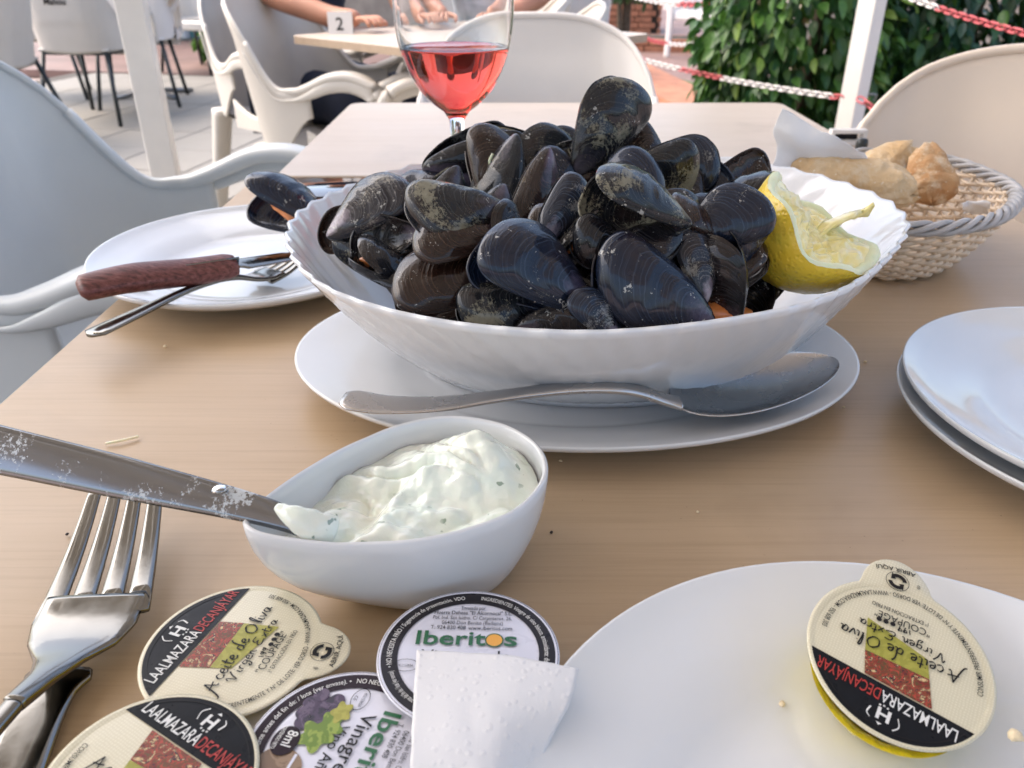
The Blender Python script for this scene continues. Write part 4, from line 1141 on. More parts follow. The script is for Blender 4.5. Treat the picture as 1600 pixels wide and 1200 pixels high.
def spoonpt(i, j):
    a = i * 2 * PI
    r = j
    x = .5 - .5 * math.cos(a) * r * 1.0; wd = .0215 * math.sin(a) * r * (1 + .18 * math.cos(a))
    dep = -.0105 * (1 - r ** 2.2)
    return A + ax * (x * L) + sd * wd + upv * (dep) - o0
v, f = grid(48, 12, spoonpt, True)
nv = len(v); v = v + [p - upv * .0013 for p in v]; f = f + [tuple(reversed([i + nv for i in q])) for q in f]
b = 12 * 48
for k in range(48): f.append((b + (k + 1) % 48, b + k, nv + b + k, nv + b + (k + 1) % 48))
part('spoon_bowl', v, f, M['steel_satin'], t)

# ---- sauce dish (tear shaped) and its sauce
HS = .043
sr_px = [(382, 822), (398, 843), (470, 852), (560, 853), (650, 848), (740, 828), (815, 795), (855, 745), (845, 700), (800, 668), (740, 653), (680, 652), (610, 668), (540, 700), (470, 745), (415, 788)]
sr = [at(x, y, TB + HS) for x, y in sr_px]
sc_ = Vector((-.036, .2475, 0))
srs = spline(sr, 10, True); NS = len(srs)
base_c = at(632, 900, TB)
def sd_pt(k, s, inner):
    p = srs[k]; th = math.atan2(p.y - sc_.y, p.x - sc_.x)
    bx = sc_.x + .004 + .026 * math.cos(th); by = sc_.y - .002 + .019 * math.sin(th)
    e = math.sin(s * PI / 2) ** .82
    x = lerp(bx, p.x, e); y = lerp(by, p.y, e); z = HS * (1 - math.cos(s * PI / 2)) ** 1.0
    z = HS * s ** 1.35
    tip = clamp((.0 - (p.x + .06)) / .03)                    # raised pinched tip on the left
    z += .003 * tip * s * s
    if inner:
        q = Vector((x - sc_.x, y - sc_.y, 0)); q = q - q.normalized() * .0022; x, y = sc_.x + q.x, sc_.y + q.y; z += .002 * (1 - s)
    return Vector((x - sc_.x, y - sc_.y, z))
ss = [0, .1, .2, .32, .45, .58, .7, .82, .92, 1.0]; rows = [(0, s) for s in ss] + [(2, 1)] + [(1, s) for s in reversed(ss)]
v = []; f = []
for ty, s in rows:
    for k in range(NS):
        v.append((sd_pt(k, 1, False) + sd_pt(k, 1, True)) / 2 + Vector((0, 0, .0009)) if ty == 2 else sd_pt(k, s, ty == 1))
for r in range(len(rows) - 1):
    for k in range(NS): f.append((r * NS + k, r * NS + (k + 1) % NS, (r + 1) * NS + (k + 1) % NS, (r + 1) * NS + k))
f.append(tuple((len(rows) - 1) * NS + k for k in range(NS))); f.append(tuple(reversed(range(NS))))
o = part('sauce_dish', v, f, M['ceramic'], None); o.location = (sc_.x, sc_.y, TB); tag(o, 'small white tear shaped dish of creamy herb sauce', 'dish')
# sauce surface: swirled mounds
def sauce_pt(i, j):
    k = int(round(i * NS)) % NS; q0 = sd_pt(k, .8, True); zt = lerp(.030, .0352, sstep(-.09, -.065, q0.x + sc_.x)); p = sd_pt(k, (zt / HS) ** (1 / 1.35) - .035, True)
    e = .985; r = j
    x, y = p.x * r * e, p.y * r * e
    edge = p.z * 1.0
    wx, wy = x + sc_.x, y + sc_.y
    q = Vector((wx * 25, wy * 32, 1.3)); wv = nz(q + Vector((nz(q * .7) * 1.3, nz(q * .7 + Vector((5, 5, 5))) * 1.3, 0)), 1.0, 2)
    ridge = (abs(wv) + .02) ** .9 * .0095 - .002
    fine = nz(Vector((wx * 120, wy * 120, 2)), 1, 3) * .0013
    fold = .0035 * max(0, math.sin(wx * 190 + wy * 120 + 3 * wv)) ** 2
    gx, gy = (wx - (-.014)) / .022, (wy - .268) / .020
    mound = .013 * math.exp(-(gx * gx + gy * gy))
    gx, gy = (wx + .052) / .017, (wy - .247) / .012
    mound -= .004 * math.exp(-(gx * gx + gy * gy))
    tipd = sstep(-.09, -.065, wx)
    z = lerp(.030, .0352, tipd) + (ridge + fine + fold * .35 + mound) * (1 - .6 * r ** 6) - .003 * r ** 4 * 1
    return Vector((x, y, z))
v, f = grid(NS, 46, sauce_pt, True)
o = part('sauce', v, f, M['sauce'], None); o.location = (sc_.x, sc_.y, TB); tag(o, 'pale green cream sauce with herb flecks filling the small dish', 'sauce')

# knife dipped in the sauce
kt = at(512, 842, TB + .040); k3 = at(0, 703, TB + .062); k1 = kt.lerp(k3, .16) + Vector((0, 0, .0045)); k2 = kt.lerp(k3, .55) + Vector((0, 0, .003)); dr = (k3 - k2).normalized()
k4 = k3 + dr * .03; k5 = k4 + dr * .10
t = thing('table_knife', 'smeared steel knife leaning in the sauce dish from the left edge', 'knife', tuple(k2))
vn = Vector((0, -.80, .60))
pa = spline([kt, k1, k2, k3, k4], 10)
v, f = sweep(offs(pa, k2), lambda q: interp([(0, .0018), (.10, .0036), (.3, .0052), (.55, .0076), (.85, .0092), (1, .006)], q), lambda q: .0007 + .0007 * q, 12, up=vn, sup=3)
part('blade', v, f, M['blade'], t)
v, f = sweep(offs(spline([k4, k4 + dr * .05, k5], 6), k2), lambda q: .006 + .004 * q, lambda q: .003 + .001 * q, 12, up=vn, sup=3); part('handle', v, f, M['steel'], t)
# sauce clinging to the blade end
pa2 = spline([at(432, 792, TB + .0515), at(460, 808, TB + .050), at(492, 824, TB + .046), at(518, 832, TB + .042)], 6)
v, f = sweep(offs(pa2, k2), lambda q: .0015 + .0045 * math.sin(min(1, q * 1.2) * PI / 2), lambda q: .0010 + .0028 * q, 12, up=vn)
part('sauce_smear', [p + Vector((0, 0, .0008 * nz(p * 300))) for p in v], f, M['sauce'], t)
v, f = lathe([(0, .0012), (.002, .0008), (.0028, 0), (.002, -.0005), (0, -.0006)], 14); dp = at(345, 764, TB + .0545) - k2
part('droplet', [Vector(p) + dp + vn * .0012 for p in v], f, M['glass'], t)

# ---- generic fork
def fork(name, label, tip, root, neck, end, hw, up, mat='steel', tine_drop=.004, parent_loc=None, group=None):
    """tip: centre of the tine tips, root: where the tines meet, neck: start of the stem, end: handle end (world)"""
    t = thing(name, label, 'fork', tuple(root), 0, group); o = root
    ax = (tip - root).normalized(); side = ax.cross(up).normalized(); u2 = side.cross(ax).normalized()
    L = (tip - root).length
    for k in range(4):
        off = (k - 1.5) / 1.5
        pts = []
        for q in range(7):
            s = q / 6
            w_ = hw * lerp(.86, .66, s) * off
            pts.append(root + ax * (L * s - .008 * (1 - s)) + side * w_ + u2 * (-.0014 * math.sin(PI * s) + .005 * s * s - .0003))
        v, f = sweep(offs(pts, o), lambda q: lerp(.0045, .0026, q), lambda q: lerp(.0012, .0008, q), 10, up=u2, sup=3); part('tine', v, f, M[mat], t)
    # head plate
    pts = spline([root + ax * .002, root.lerp(neck, .30) - u2 * .0022, root.lerp(neck, .62) - u2 * .0028, neck - u2 * .0005, neck.lerp(end, .12) + u2 * .003], 6)
    v, f = sweep(offs(pts, o), lambda q: interp([(0, hw * 1.0), (.25, hw * 1.02), (.45, hw * .86), (.62, hw * .48), (.78, hw * .26), (1, .0034)], q), lambda q: .0012 + .0012 * q, 16, up=u2, sup=3.2); part('head', v, f, M[mat], t)
    pts = spline([neck.lerp(end, .10) + u2 * .0026, neck.lerp(end, .35) + u2 * .004, neck.lerp(end, .7) + u2 * .002, end], 6)
    v, f = sweep(offs(pts, o), lambda q: .0032 + .0060 * sstep(.2, .95, q) - .006 * sstep(.97, 1, q), lambda q: .0022 - .0008 * q, 14, up=u2, sup=2.8); part('handle', v, f, M[mat], t)
    return t
UPV = Vector((0, 0, 1))
ft, fr, fn_ = at(206, 750, TB + .018), at(150, 938, TB + .012), at(72, 1052, TB + .016)
fe = fn_ + (fn_ - fr).normalized() * .12 + Vector((-.02, .0, -.012))
fork('dinner_fork', 'large steel fork in the lower left corner with tines under the knife', ft, fr, fn_, fe, .0178, UPV)
# dark flat knife under the fork
a, b, c = at(100, 1045, TB + .004), at(60, 1110, TB + .004), at(10, 1240, TB + .004)
t = thing('table_knife', 'dark reflecting knife lying under the large fork', 'knife', tuple(b))
pts = spline([a, b, c, c + (c - b)], 6)
v, f = sweep(offs(pts, b), lambda q: interp([(0, .010), (.12, .0118), (.2, .0095), (1, .0088)], q), lambda q: .0014, 12, up=UPV, sup=4); part('blade', v, f, M['steel'], t)
v, f = sweep(offs([c + (c - b), c + (c - b) * 1.8], b), lambda q: .009, lambda q: .003, 12, up=UPV, sup=3); part('handle', v, f, M['steel'], t)
# lemon strand by the knife
pts = spline([at(165, 693, TB + .0015), at(190, 688, TB + .002), at(216, 682, TB + .0015)], 5)
v, f = tube(pts, .0007, 6); o = part('lemon_strand', v, f, M['pith']); tag(o, 'thin pale strand lying on the table behind the knife blade', 'scrap')

# ---- left plate: fork and wooden handled knife
ft, fr, fn_ = at(478, 398, TB + .019), at(425, 425, TB + .012), at(370, 432, TB + .018)
fork('dinner_fork', 'fork with its tines on the left plate and handle over the table edge', ft, fr, fn_, at(140, 524, TB + .022), .0135, UPV, 'steel')
a, b, c = at(122, 452, TB + .036), at(368, 414, TB + .030), at(470, 398, TB + .022)
t = thing('steak_knife', 'knife with reddish wooden handle resting across the left plate rim', 'knife', tuple(b))
pts = spline([a, a.lerp(b, .3) + Vector((0, 0, .002)), a.lerp(b, .7), b], 6)
v, f = sweep(offs(pts, b), lambda q: interp([(0, .005), (.05, .0095), (.4, .0112), (.9, .0098), (1, .0078)], q), lambda q: interp([(0, .003), (.06, .006), (.9, .0065), (1, .005)], q), 16, up=Vector((0, -.5, .85)), sup=2.6); part('handle', v, f, M['pakka'], t)
v, f = sweep(offs([a.lerp(b, .66), b + (b - a) * .02], b), lambda q: .0006, lambda q: .0072, 8, up=Vector((0, -.5, .85)), sup=3); part('tang', v, f, M['steel'], t)
v, f = sweep(offs(spline([b, b.lerp(c, .2), b.lerp(c, .6), c], 5), b), lambda q: interp([(0, .005), (.1, .0045), (.2, .0085), (.8, .0075), (1, .002)], q), lambda q: .0009, 10, up=Vector((0, -.3, .95)), sup=3); part('blade', v, f, M['steel'], t)

# ---- phone beyond the left plate
a, b, c = at(383, 313, TB + .006), at(436, 281, TB + .006), at(625, 283, TB + .006)
ctr = (a + c) / 2; rzp = math.atan2(c.y - b.y, c.x - b.x)
t = thing('smartphone', 'smartphone in a brown case with a bright reflection, behind the left plate', 'phone', (-.165, .802, TB), .0)
v, f = box(0, 0, .0045, .158, .080, .008, .003); part('case', v, f, M['leather'], t)
v, f = box(0, 0, .0095, .150, .072, .0015, .0006); part('screen', v, f, M['black_gloss'], t)

# ---- wine glass
gx, gy = -.0435, .655
t = thing('wine_glass', 'tall stemmed glass of rose wine behind the mussels', 'glass', (gx, gy, TB))
gk = 1.0
outer = [(0, .0), (.036, 0), (.0365, .0012), (.030, .0028), (.012, .0048), (.0062, .009), (.0048, .020), (.0042, .050), (.0045, .080), (.0060, .102), (.0105, .1085)]
bowl = [(.0105, .1085), (.0180, .1140), (.0265, .1225), (.0350, .1360), (.0405, .1505), (.0438, .1660), (.0450, .1850), (.0440, .2050), (.0415, .2250), (.0390, .2400)]
bs = [(p.x, p.y) for p in spline([Vector((a, b, 0)) for a, b in bowl], 4)]
inner = [(max(.0, r - .0012), z + (.0014 if z < .12 else 0)) for r, z in bs if z > .1105]
prof = outer + bs[1:] + [(.0387, .2408)] + list(reversed(inner)) + [(0, inner[0][1] - .0008)]
v, f = lathe(prof, 72); part('glass_body', v, f, M['glass'], t)
WL = .1555
wp = [(0, inner[0][1] - .0009)] + [(r + .00035, z) for r, z in inner if z < WL]
rl = interp([(z, r) for r, z in inner], WL)
wp += [(rl + .00035, WL), (rl - .002, WL - .0006), (0, WL - .0007)]
v, f = lathe(wp, 72); wn = part('wine', v, f, M['wine'], t)

# ---- bread basket
RB = .058
bk_px = [(1590, 306), (1572, 330), (1520, 347), (1450, 353), (1380, 348), (1310, 332), (1250, 312), (1212, 288), (1212, 262), (1260, 245), (1330, 237), (1410, 238), (1490, 250), (1550, 272), (1582, 290)]
bkw = [at(x, y, TB + RB) for x, y in bk_px]; bkc = sum(bkw, Vector()) / len(bkw); bkc.z = 0
bks = spline(bkw, 12, True)
bcen = at(1392, 400, TB); 
def bk_r(th):
    return interp(_BA, th % (2 * PI))
_BA = sorted([(math.atan2(p.y - bkc.y, p.x - bkc.x) % (2 * PI), (p.xy - bkc.xy).length) for p in bks]); _BA = [(_BA[-1][0] - 2 * PI, _BA[-1][1])] + _BA + [(_BA[0][0] + 2 * PI, _BA[0][1])]
def bk_pt(th, s, off=0):
    r = bk_r(th) * lerp(.55, 1.0, s ** .75) + off
    return Vector((r * math.cos(th), r * math.sin(th), .003 + (RB - .006) * s))
t = thing('bread_basket', 'oval woven basket with grey braided rim on the right of the table', 'basket', (bkc.x, bkc.y, TB))
NST = 46
for k in range(NST):
    th = 2 * PI * k / NST
    v, f = tube([bk_pt(th, s / 6) for s in range(7)], .0014, 5); part('stake', v, f, M['wicker'], t)
ROWS = 16
for r in range(ROWS):
    s = (r + .5) / (ROWS + .3); pts = []
    for q in range(NST * 6):
        th = 2 * PI * q / (NST * 6)
        pts.append(bk_pt(th, s + .012 * math.sin(th * NST / 2 + r * PI), .0024 * math.cos(th * NST / 2 + r * PI)))
    m = len(pts); v = []; f = []
    for i, p in enumerate(pts):
        tn = (pts[(i + 1) % m] - pts[i - 1]).normalized(); sd_ = tn.cross(UPV).normalized()
        for k in range(6): a = PI * k / 3; v.append(p + sd_ * (.0015 * math.cos(a)) + UPV * (.0016 * math.sin(a)))
    for i in range(m):
        for k in range(6): f.append((i * 6 + k, ((i + 1) % m) * 6 + k, ((i + 1) % m) * 6 + (k + 1) % 6, i * 6 + (k + 1) % 6))
    part('weave_strand', v, f, M['wicker'], t)
for r in range(4):
    pts = []
    for q in range(360):
        th = 2 * PI * q / 360; a = th * 11 + r * PI / 2
        p = bk_pt(th, 1.0, .0040 * math.cos(a)); p.z += .0035 * math.sin(a) + .001; pts.append(p)
    m = len(pts); v = []; f = []
    for i, p in enumerate(pts):
        tn = (pts[(i + 1) % m] - pts[i - 1]).normalized(); sd_ = tn.cross(UPV).normalized()
        for k in range(6): a = PI * k / 3; v.append(p + sd_ * (.0021 * math.cos(a)) + UPV * (.0021 * math.sin(a)))
    for i in range(m):
        for k in range(6): f.append((i * 6 + k, ((i + 1) % m) * 6 + k, ((i + 1) % m) * 6 + (k + 1) % 6, i * 6 + (k + 1) % 6))
    part('rim_braid', v, f, M['wicker_grey'], t)
v, f = grid(72, 4, lambda i, j: bk_pt(i * 2 * PI, 0) * max(.001, j) + Vector((0, 0, .002)), True); part('basket_base', v, f, M['wicker'], t)

# bread pieces
def loaf(label, c, ax, L, W, H, mat, seed, cut=None, wedge=0):
    ax = ax.normalized(); side = ax.cross(UPV).normalized(); up = side.cross(ax).normalized()
    v = []; f = []; nu, nvv = 56, 60
    for j in range(nvv + 1):
        s = j / nvv; e = interp([(0, .03), (.03, .32), (.10, .70), (.22, .93), (.5, 1.0), (.8, .95), (.94, .70), (1, .55 if cut else .03)], s)
        for i in range(nu):
            a = 2 * PI * i / nu; ca, sa = math.cos(a), math.sin(a)
            x = math.copysign(abs(ca) ** .85, ca) * W * e; z = (math.copysign(abs(sa) ** .9, sa)) * H * e * (1 if sa > 0 else .55)
            p = ax * ((s - .5) * L) + side * x + up * z
            n_ = nz(Vector((s * 4 + seed, ca * 1.3, sa * 1.3)), 1.0, 4); p *= 1 + .13 * n_ + .022 * nz(p * 130 + Vector((seed, 0, 0))) + .018 * nz(p * 330) - .035 * max(0, sa) * max(0, math.sin(s * 19 + ca * 1.6)) ** 10
            if wedge: p = ax * p.dot(ax) + (p - ax * p.dot(ax)) * lerp(1.15, 1 - wedge, s)
            v.append(p)
    for j in range(nvv):
        for i in range(nu): f.append((j * nu + i, (j + 1) * nu + i, (j + 1) * nu + (i + 1) % nu, j * nu + (i + 1) % nu))
    f.append(tuple(range(nu))); f.append(tuple(reversed(range(nvv * nu, (nvv + 1) * nu))))
    mi = [0] * (len(f) - 1) + [1 if cut else 0]
    o = part('bread_piece', v, f, [M[mat], M['crumb']], None, True, mi); o.location = c; tag(o, label, 'bread', 'pieces of bread in the basket'); return o
a, b = at(1230, 262, TB + .068), at(1425, 296, TB + .056)
loaf('long pale bread roll lying across the front of the basket', (a + b) / 2 - Vector((0, 0, .004)), b - a, (b - a).length * 1.06, .025, .021, 'bread', 3)
a, b = at(1458, 236, TB + .072), at(1468, 325, TB + .035)
loaf('toasted end piece of bread standing right of the long roll', (a + b) / 2 + Vector((0, .012, 0)), (a - b) + Vector((0, .0, 0)), .056, .022, .017, 'bread_dark', 9, True, .42)
a, b = at(1380, 238, TB + .062), at(1420, 285, TB + .045)
loaf('small pale bread piece wedged behind the long roll', (a + b) / 2 + Vector((0, .02, 0)), Vector((.6, .2, .35)), .05, .02, .016, 'bread', 15, True, .4)

# ---- cloth patches
def patch(name, rows, label, cat, mat, n=36, amp=.0012, sc=60, group=None, thick=.0004):
    """smooth surface through a lattice of world points"""
    cols = [spline(r, 8) for r in rows]; m = len(cols[0]); surf = []
    for k in range(m): surf.append(spline([c[k] for c in cols], 8))
    nn = len(surf[0]); c = sum([p for s in surf for p in s], Vector()) / (m * nn)
    v = []; f = []
    for s in surf:
        for p in s: v.append(p - c + Vector((nz(p * sc), nz(p * sc + Vector((9, 9, 9))), nz(p * sc + Vector((3, 7, 1))))) * amp)
    for i in range(m - 1):
        for j in range(nn - 1): f.append((i * nn + j, i * nn + j + 1, (i + 1) * nn + j + 1, (i + 1) * nn + j))
    o = part(name, v, f, mat); o.location = c
    md = o.modifiers.new('thick', 'SOLIDIFY'); md.thickness = thick; md.offset = 0
    tag(o, label, cat, group); return o
T_ = TB
patch('napkin', [
    [at(1222, 168, T_ + .115), at(1262, 192, T_ + .105), at(1310, 218, T_ + .095), at(1352, 240, T_ + .082)],
    [at(1208, 200, T_ + .100), at(1250, 222, T_ + .092), at(1305, 240, T_ + .083), at(1362, 258, T_ + .072)],
    [at(1214, 238, T_ + .082), at(1255, 250, T_ + .076), at(1310, 262, T_ + .070), at(1370, 272, T_ + .062)],
    [at(1200, 268, T_ + .070), at(1250, 275, T_ + .062), at(1310, 285, T_ + .052), at(1375, 292, T_ + .045)]],
    'white paper napkin standing up behind the bread roll', 'napkin', M['tissue'], amp=.0025, sc=45, group='napkins in the bread basket')
patch('napkin', [
    [at(1200, 262, T_ + .070), at(1230, 278, T_ + .064), at(1262, 280, T_ + .064), at(1290, 292, T_ + .063), at(1318, 305, T_ + .060)],
    [at(1203, 278, T_ + .067), at(1232, 288, T_ + .066), at(1265, 292, T_ + .066), at(1295, 305, T_ + .064), at(1325, 320, T_ + .060)],
    [at(1204, 296, T_ + .060), at(1240, 305, T_ + .060), at(1275, 315, T_ + .059), at(1305, 330, T_ + .057), at(1340, 348, T_ + .054)],
    [at(1206, 325, T_ + .048), at(1240, 335, T_ + .048), at(1275, 345, T_ + .046), at(1305, 358, T_ + .044), at(1335, 375, T_ + .042)]],
    'white napkin folded over the near left rim of the basket', 'napkin', M['tissue'], amp=.002, sc=50, group='napkins in the bread basket')
patch('napkin', [
    [at(1505, 318, T_ + .052), at(1525, 312, T_ + .054), at(1545, 318, T_ + .052)],
    [at(1508, 325, T_ + .048), at(1525, 320, T_ + .050), at(1545, 326, T_ + .048)],
    [at(1505, 335, T_ + .040), at(1525, 332, T_ + .040), at(1548, 334, T_ + .040)]],
    'small crumpled napkin tip inside the right end of the basket', 'napkin', M['tissue'], amp=.003, sc=80, group='napkins in the bread basket')
# small black and white holder behind the basket
a = at(1322, 224, TB + .006)
t = thing('card_holder', 'small black and white square holder behind the bread napkin', 'holder', (a.x, a.y, TB + .004), 0)
w_ = .020
for k, (cx, cz, sx, sz) in enumerate([(0, .0, 2 * w_, .006), (0, .014, 2 * w_, .005), (-w_, .007, .005, .019), (w_, .007, .005, .019)]):
    v, f = box(cx, 0, cz + .003, sx, .012, sz, .001); part('frame_bar', v, f, M['plastic_white'], t, False)
v, f = box(0, .009, .009, 2 * w_ - .008, .004, .012, .001); part('card', v, f, M['ink_black'], t, False)
v, f = lathe([(0, .014), (.006, .013), (.007, .009), (.007, 0), (0, 0)], 20); 
a = at(1345, 234, TB + .004); o = part('pepper_pot', v, f, M['black_metal']); o.location = (a.x, a.y, TB + .004); tag(o, 'tiny dark pot standing at the foot of the white post line', 'pot')

# ---- embossed napkin in front
patch('napkin', [
    [at(651, 1014, T_ + .0245), at(730, 1021, T_ + .0255), at(810, 1026, T_ + .0262), at(905, 1044, T_ + .0240)],
    [at(647, 1075, T_ + .0250), at(730, 1080, T_ + .0262), at(800, 1085, T_ + .0262), at(890, 1094, T_ + .0235)],
    [at(643, 1140, T_ + .0252), at(720, 1145, T_ + .0262), at(785, 1148, T_ + .0250), at(862, 1154, T_ + .0190)],
    [at(640, 1215, T_ + .0250), at(710, 1220, T_ + .0250), at(775, 1222, T_ + .0235), at(838, 1222, T_ + .0150)],
    [at(636, 1300, T_ + .0200), at(710, 1305, T_ + .0200), at(775, 1305, T_ + .0150), at(828, 1305, T_ + .0080)]],
    'white embossed paper napkin laid over the vinegar tub beside the big plate', 'napkin', M['paper'], amp=.0006, sc=70)
patch('napkin', [
    [at(372, 1100, T_ + .0125), at(400, 1092, T_ + .0125), at(440, 1085, T_ + .0125)],
    [at(372, 1125, T_ + .0125), at(405, 1120, T_ + .0130), at(445, 1112, T_ + .0125)],
    [at(380, 1160, T_ + .0120), at(410, 1150, T_ + .0125), at(450, 1145, T_ + .0125)]],
    'scrap of white paper showing between the oil and vinegar tubs', 'paper', M['tissue'], amp=.0004, sc=70)

# ---- sealed tubs
def place_lid(root, cpx, h, p0, p1, tilt=(0, 0)):
    c = at(cpx[0], cpx[1], TB + h); a, b = at(*p0, TB + h), at(*p1, TB + h)
    root.location = c; root.rotation_mode = 'XYZ'
    rz = math.atan2(b.y - a.y, b.x - a.x)
    root.rotation_euler = (Matrix.Rotation(tilt[0], 3, 'X') @ Matrix.Rotation(tilt[1], 3, 'Y') @ Matrix.Rotation(rz, 3, 'Z')).to_euler()
GO, GV = 'sealed olive oil tubs with cream and black lids', 'sealed vinegar tubs with dark ringed lids'
oa = thing('oil_tub', 'cream and black lidded oil tub lying flat between the fork and the sauce dish', 'condiment tub', (0, 0, 0), 0, GO)
oil_lid(oa); place_lid(oa, (364, 1013), .0170, (241, 1051), (341, 946))
ob = copy_tree(oa); ob['label'] = 'oil tub cut by the bottom edge, lying left of the aubergine ringed tub'
place_lid(ob, (232, 1222), .0200, (242, 1106), (367, 1187), (.0, .03))
oc = copy_tree(oa); oc['label'] = 'tilted oil tub with golden oil showing, upside down on the corner plate'
nrm = Vector((.03, -.276, .96)).normalized(); cc = at(1405, 1031, TB + .024)
def on_plane(px, py):
    q = at(px, py, 0) - Vector((0, 0, CAMZ)); o_ = Vector((0, 0, CAMZ)); return o_ + q * ((cc - o_).dot(nrm) / q.dot(nrm))
xd = (on_plane(1295, 1055) - on_plane(1475, 1155)); xd = (xd - nrm * xd.dot(nrm)).normalized(); yd = nrm.cross(xd)
oc.location = cc; RM = Matrix((xd, yd, nrm)).transposed(); oc.rotation_euler = RM.to_euler(); oc.scale = (.97, .97, .97)
for ch in oc.children:
    if ch.name.startswith('tub'): ch.location = RM.inverted() @ Vector((-.0042, -.0046, -.0030)); ch.scale = (.88, .88, .9)
    else: LIDC = ch
va = thing('vinegar_tub', 'vinegar tub with dark grey ringed white lid, half under the napkin', 'condiment tub', (0, 0, 0), 0, GV)
vinegar_lid(va, 0); place_lid(va, (732, 1022), .0215, (665, 1000), (803, 1003), (-.03, 0))
vb = thing('vinegar_tub', 'vinegar tub with aubergine ring and vine leaf print at the bottom edge', 'condiment tub', (0, 0, 0), 0, GV)
vinegar_lid(vb, 1); place_lid(vb, (534, 1178), .0185, (610, 1128), (572, 1200), (.0, -.03))

# oil film, crumbs, drops on the corner plate
c = at(1330, 1120, TB + .007)
v = []; n = 60
for k in range(n):
    a = 2 * PI * k / n; r = .034 * (1 + .22 * nz(Vector((math.cos(a) * 1.4, math.sin(a) * 1.4, 2))) + .1 * math.sin(3 * a)); v.append(Vector((r * math.cos(a) * 1.15, r * math.sin(a) * .9, 0)))
g_ = Geo(); g_.add(v + [p * .9 + Vector((0, 0, .0007)) for p in v], [(k, (k + 1) % n, n + (k + 1) % n, n + k) for k in range(n)] + [tuple(range(n, 2 * n)), tuple(reversed(range(n)))])
o = g_.build('oil_puddle', M['puddle']); o.location = (.105, .118, TB + .0046); tag(o, 'yellowish film of spilt oil on the corner plate around the tilted tub', 'oil')
rnd = random.Random(4)
def speck(p, r, mat, name, label, cat, group):
    v, f = lathe([(0, r * .8), (r * .7, r * .5), (r, 0), (r * .6, -r * .3), (0, -r * .35)], 8)
    v = [q * (1 + .5 * nz(q * 900 + p * 50)) for q in v]
    o = part(name, v, f, mat); o.location = p; tag(o, label, cat, group); return o
for (x, y, h, r, mt, lb) in [(1585, 1150, .019, .0024, 'crumb', 'pale crumb on the right rim of the corner plate'), (258, 541, .001, .0014, 'crumb', 'crumb on the table left of the oval platter'),
                       (1352, 565, .001, .0012, 'crumb', 'white crumb on the table right of the oval platter'), (1318, 636, .001, .0010, 'crumb', 'small crumb on the table below the platter edge'), (876, 720, .001, .0009, 'crumb', 'tiny crumb in front of the platter beside the sauce dish'),
                       (1222, 1100, .0055, .0011, 'crumb', 'crumb in the well of the corner plate'), (862, 832, .001, .0008, 'meat_dark', 'dark speck on the wood right of the sauce dish'), (105, 835, .001, .0008, 'meat_dark', 'dark speck on the wood left of the fork tines'), (1090, 800, .001, .0007, 'crumb', 'tiny pale speck on bare wood at the middle right')]:
    speck(at(x, y, TB + h), r, M[mt], 'bread_crumb', lb, 'crumb', 'crumbs and specks')

# number and mark on the far signs
v3, f3 = glyphs('2', .01)[:2]
g_ = Geo(); g_.add([Vector((p[0] * .06 - .016, .020 * (p[1] * .06 + .014) / .075 - .0012, p[1] * .06 + .014)) for p in v3], f3); g_.build('number', M['ink_black'], SIGN2, False)
v3, f3, w_ = glyphs('Mahou', .02, .2)
g_ = Geo(); g_.add([Vector(((p[0] - w_ / 2) * .05, -.2385 - .174 * (p[1] * .05 - .02), .68 + p[1] * .05)) for p in v3], f3); g_.build('printed_mark', M['ink_black'], o_back_root, False)

# ================================================================== MUSSELS
_OUT = spline([(0, 0, 0), (.035, .045, 0), (.12, .105, 0), (.26, .190, 0), (.40, .268, 0), (.53, .315, 0), (.68, .312, 0), (.84, .250, 0), (.955, .13, 0), (1, .0, 0), (.975, -.10, 0), (.88, -.165, 0), (.70, -.178, 0), (.5, -.165, 0), (.3, -.140, 0), (.14, -.095, 0), (.04, -.05, 0)], 5, True)
def yrange(x):
    ys = []
    m = len(_OUT)
    for i in range(m):
        a, b = _OUT[i], _OUT[(i + 1) % m]
        if (a.x - x) * (b.x - x) <= 0 and a.x != b.x: ys.append(a.y + (b.y - a.y) * (x - a.x) / (b.x - a.x))
    return (min(ys), max(ys)) if len(ys) > 1 else (0, 0)
_PHI = sorted([(math.atan2(p.y, p.x + .004), math.hypot(p.x + .004, p.y)) for p in _OUT if p.x > .02])
def growth(x, y):
    return clamp(math.hypot(x + .004, y) / max(.05, interp(_PHI, math.atan2(y, x + .004))))
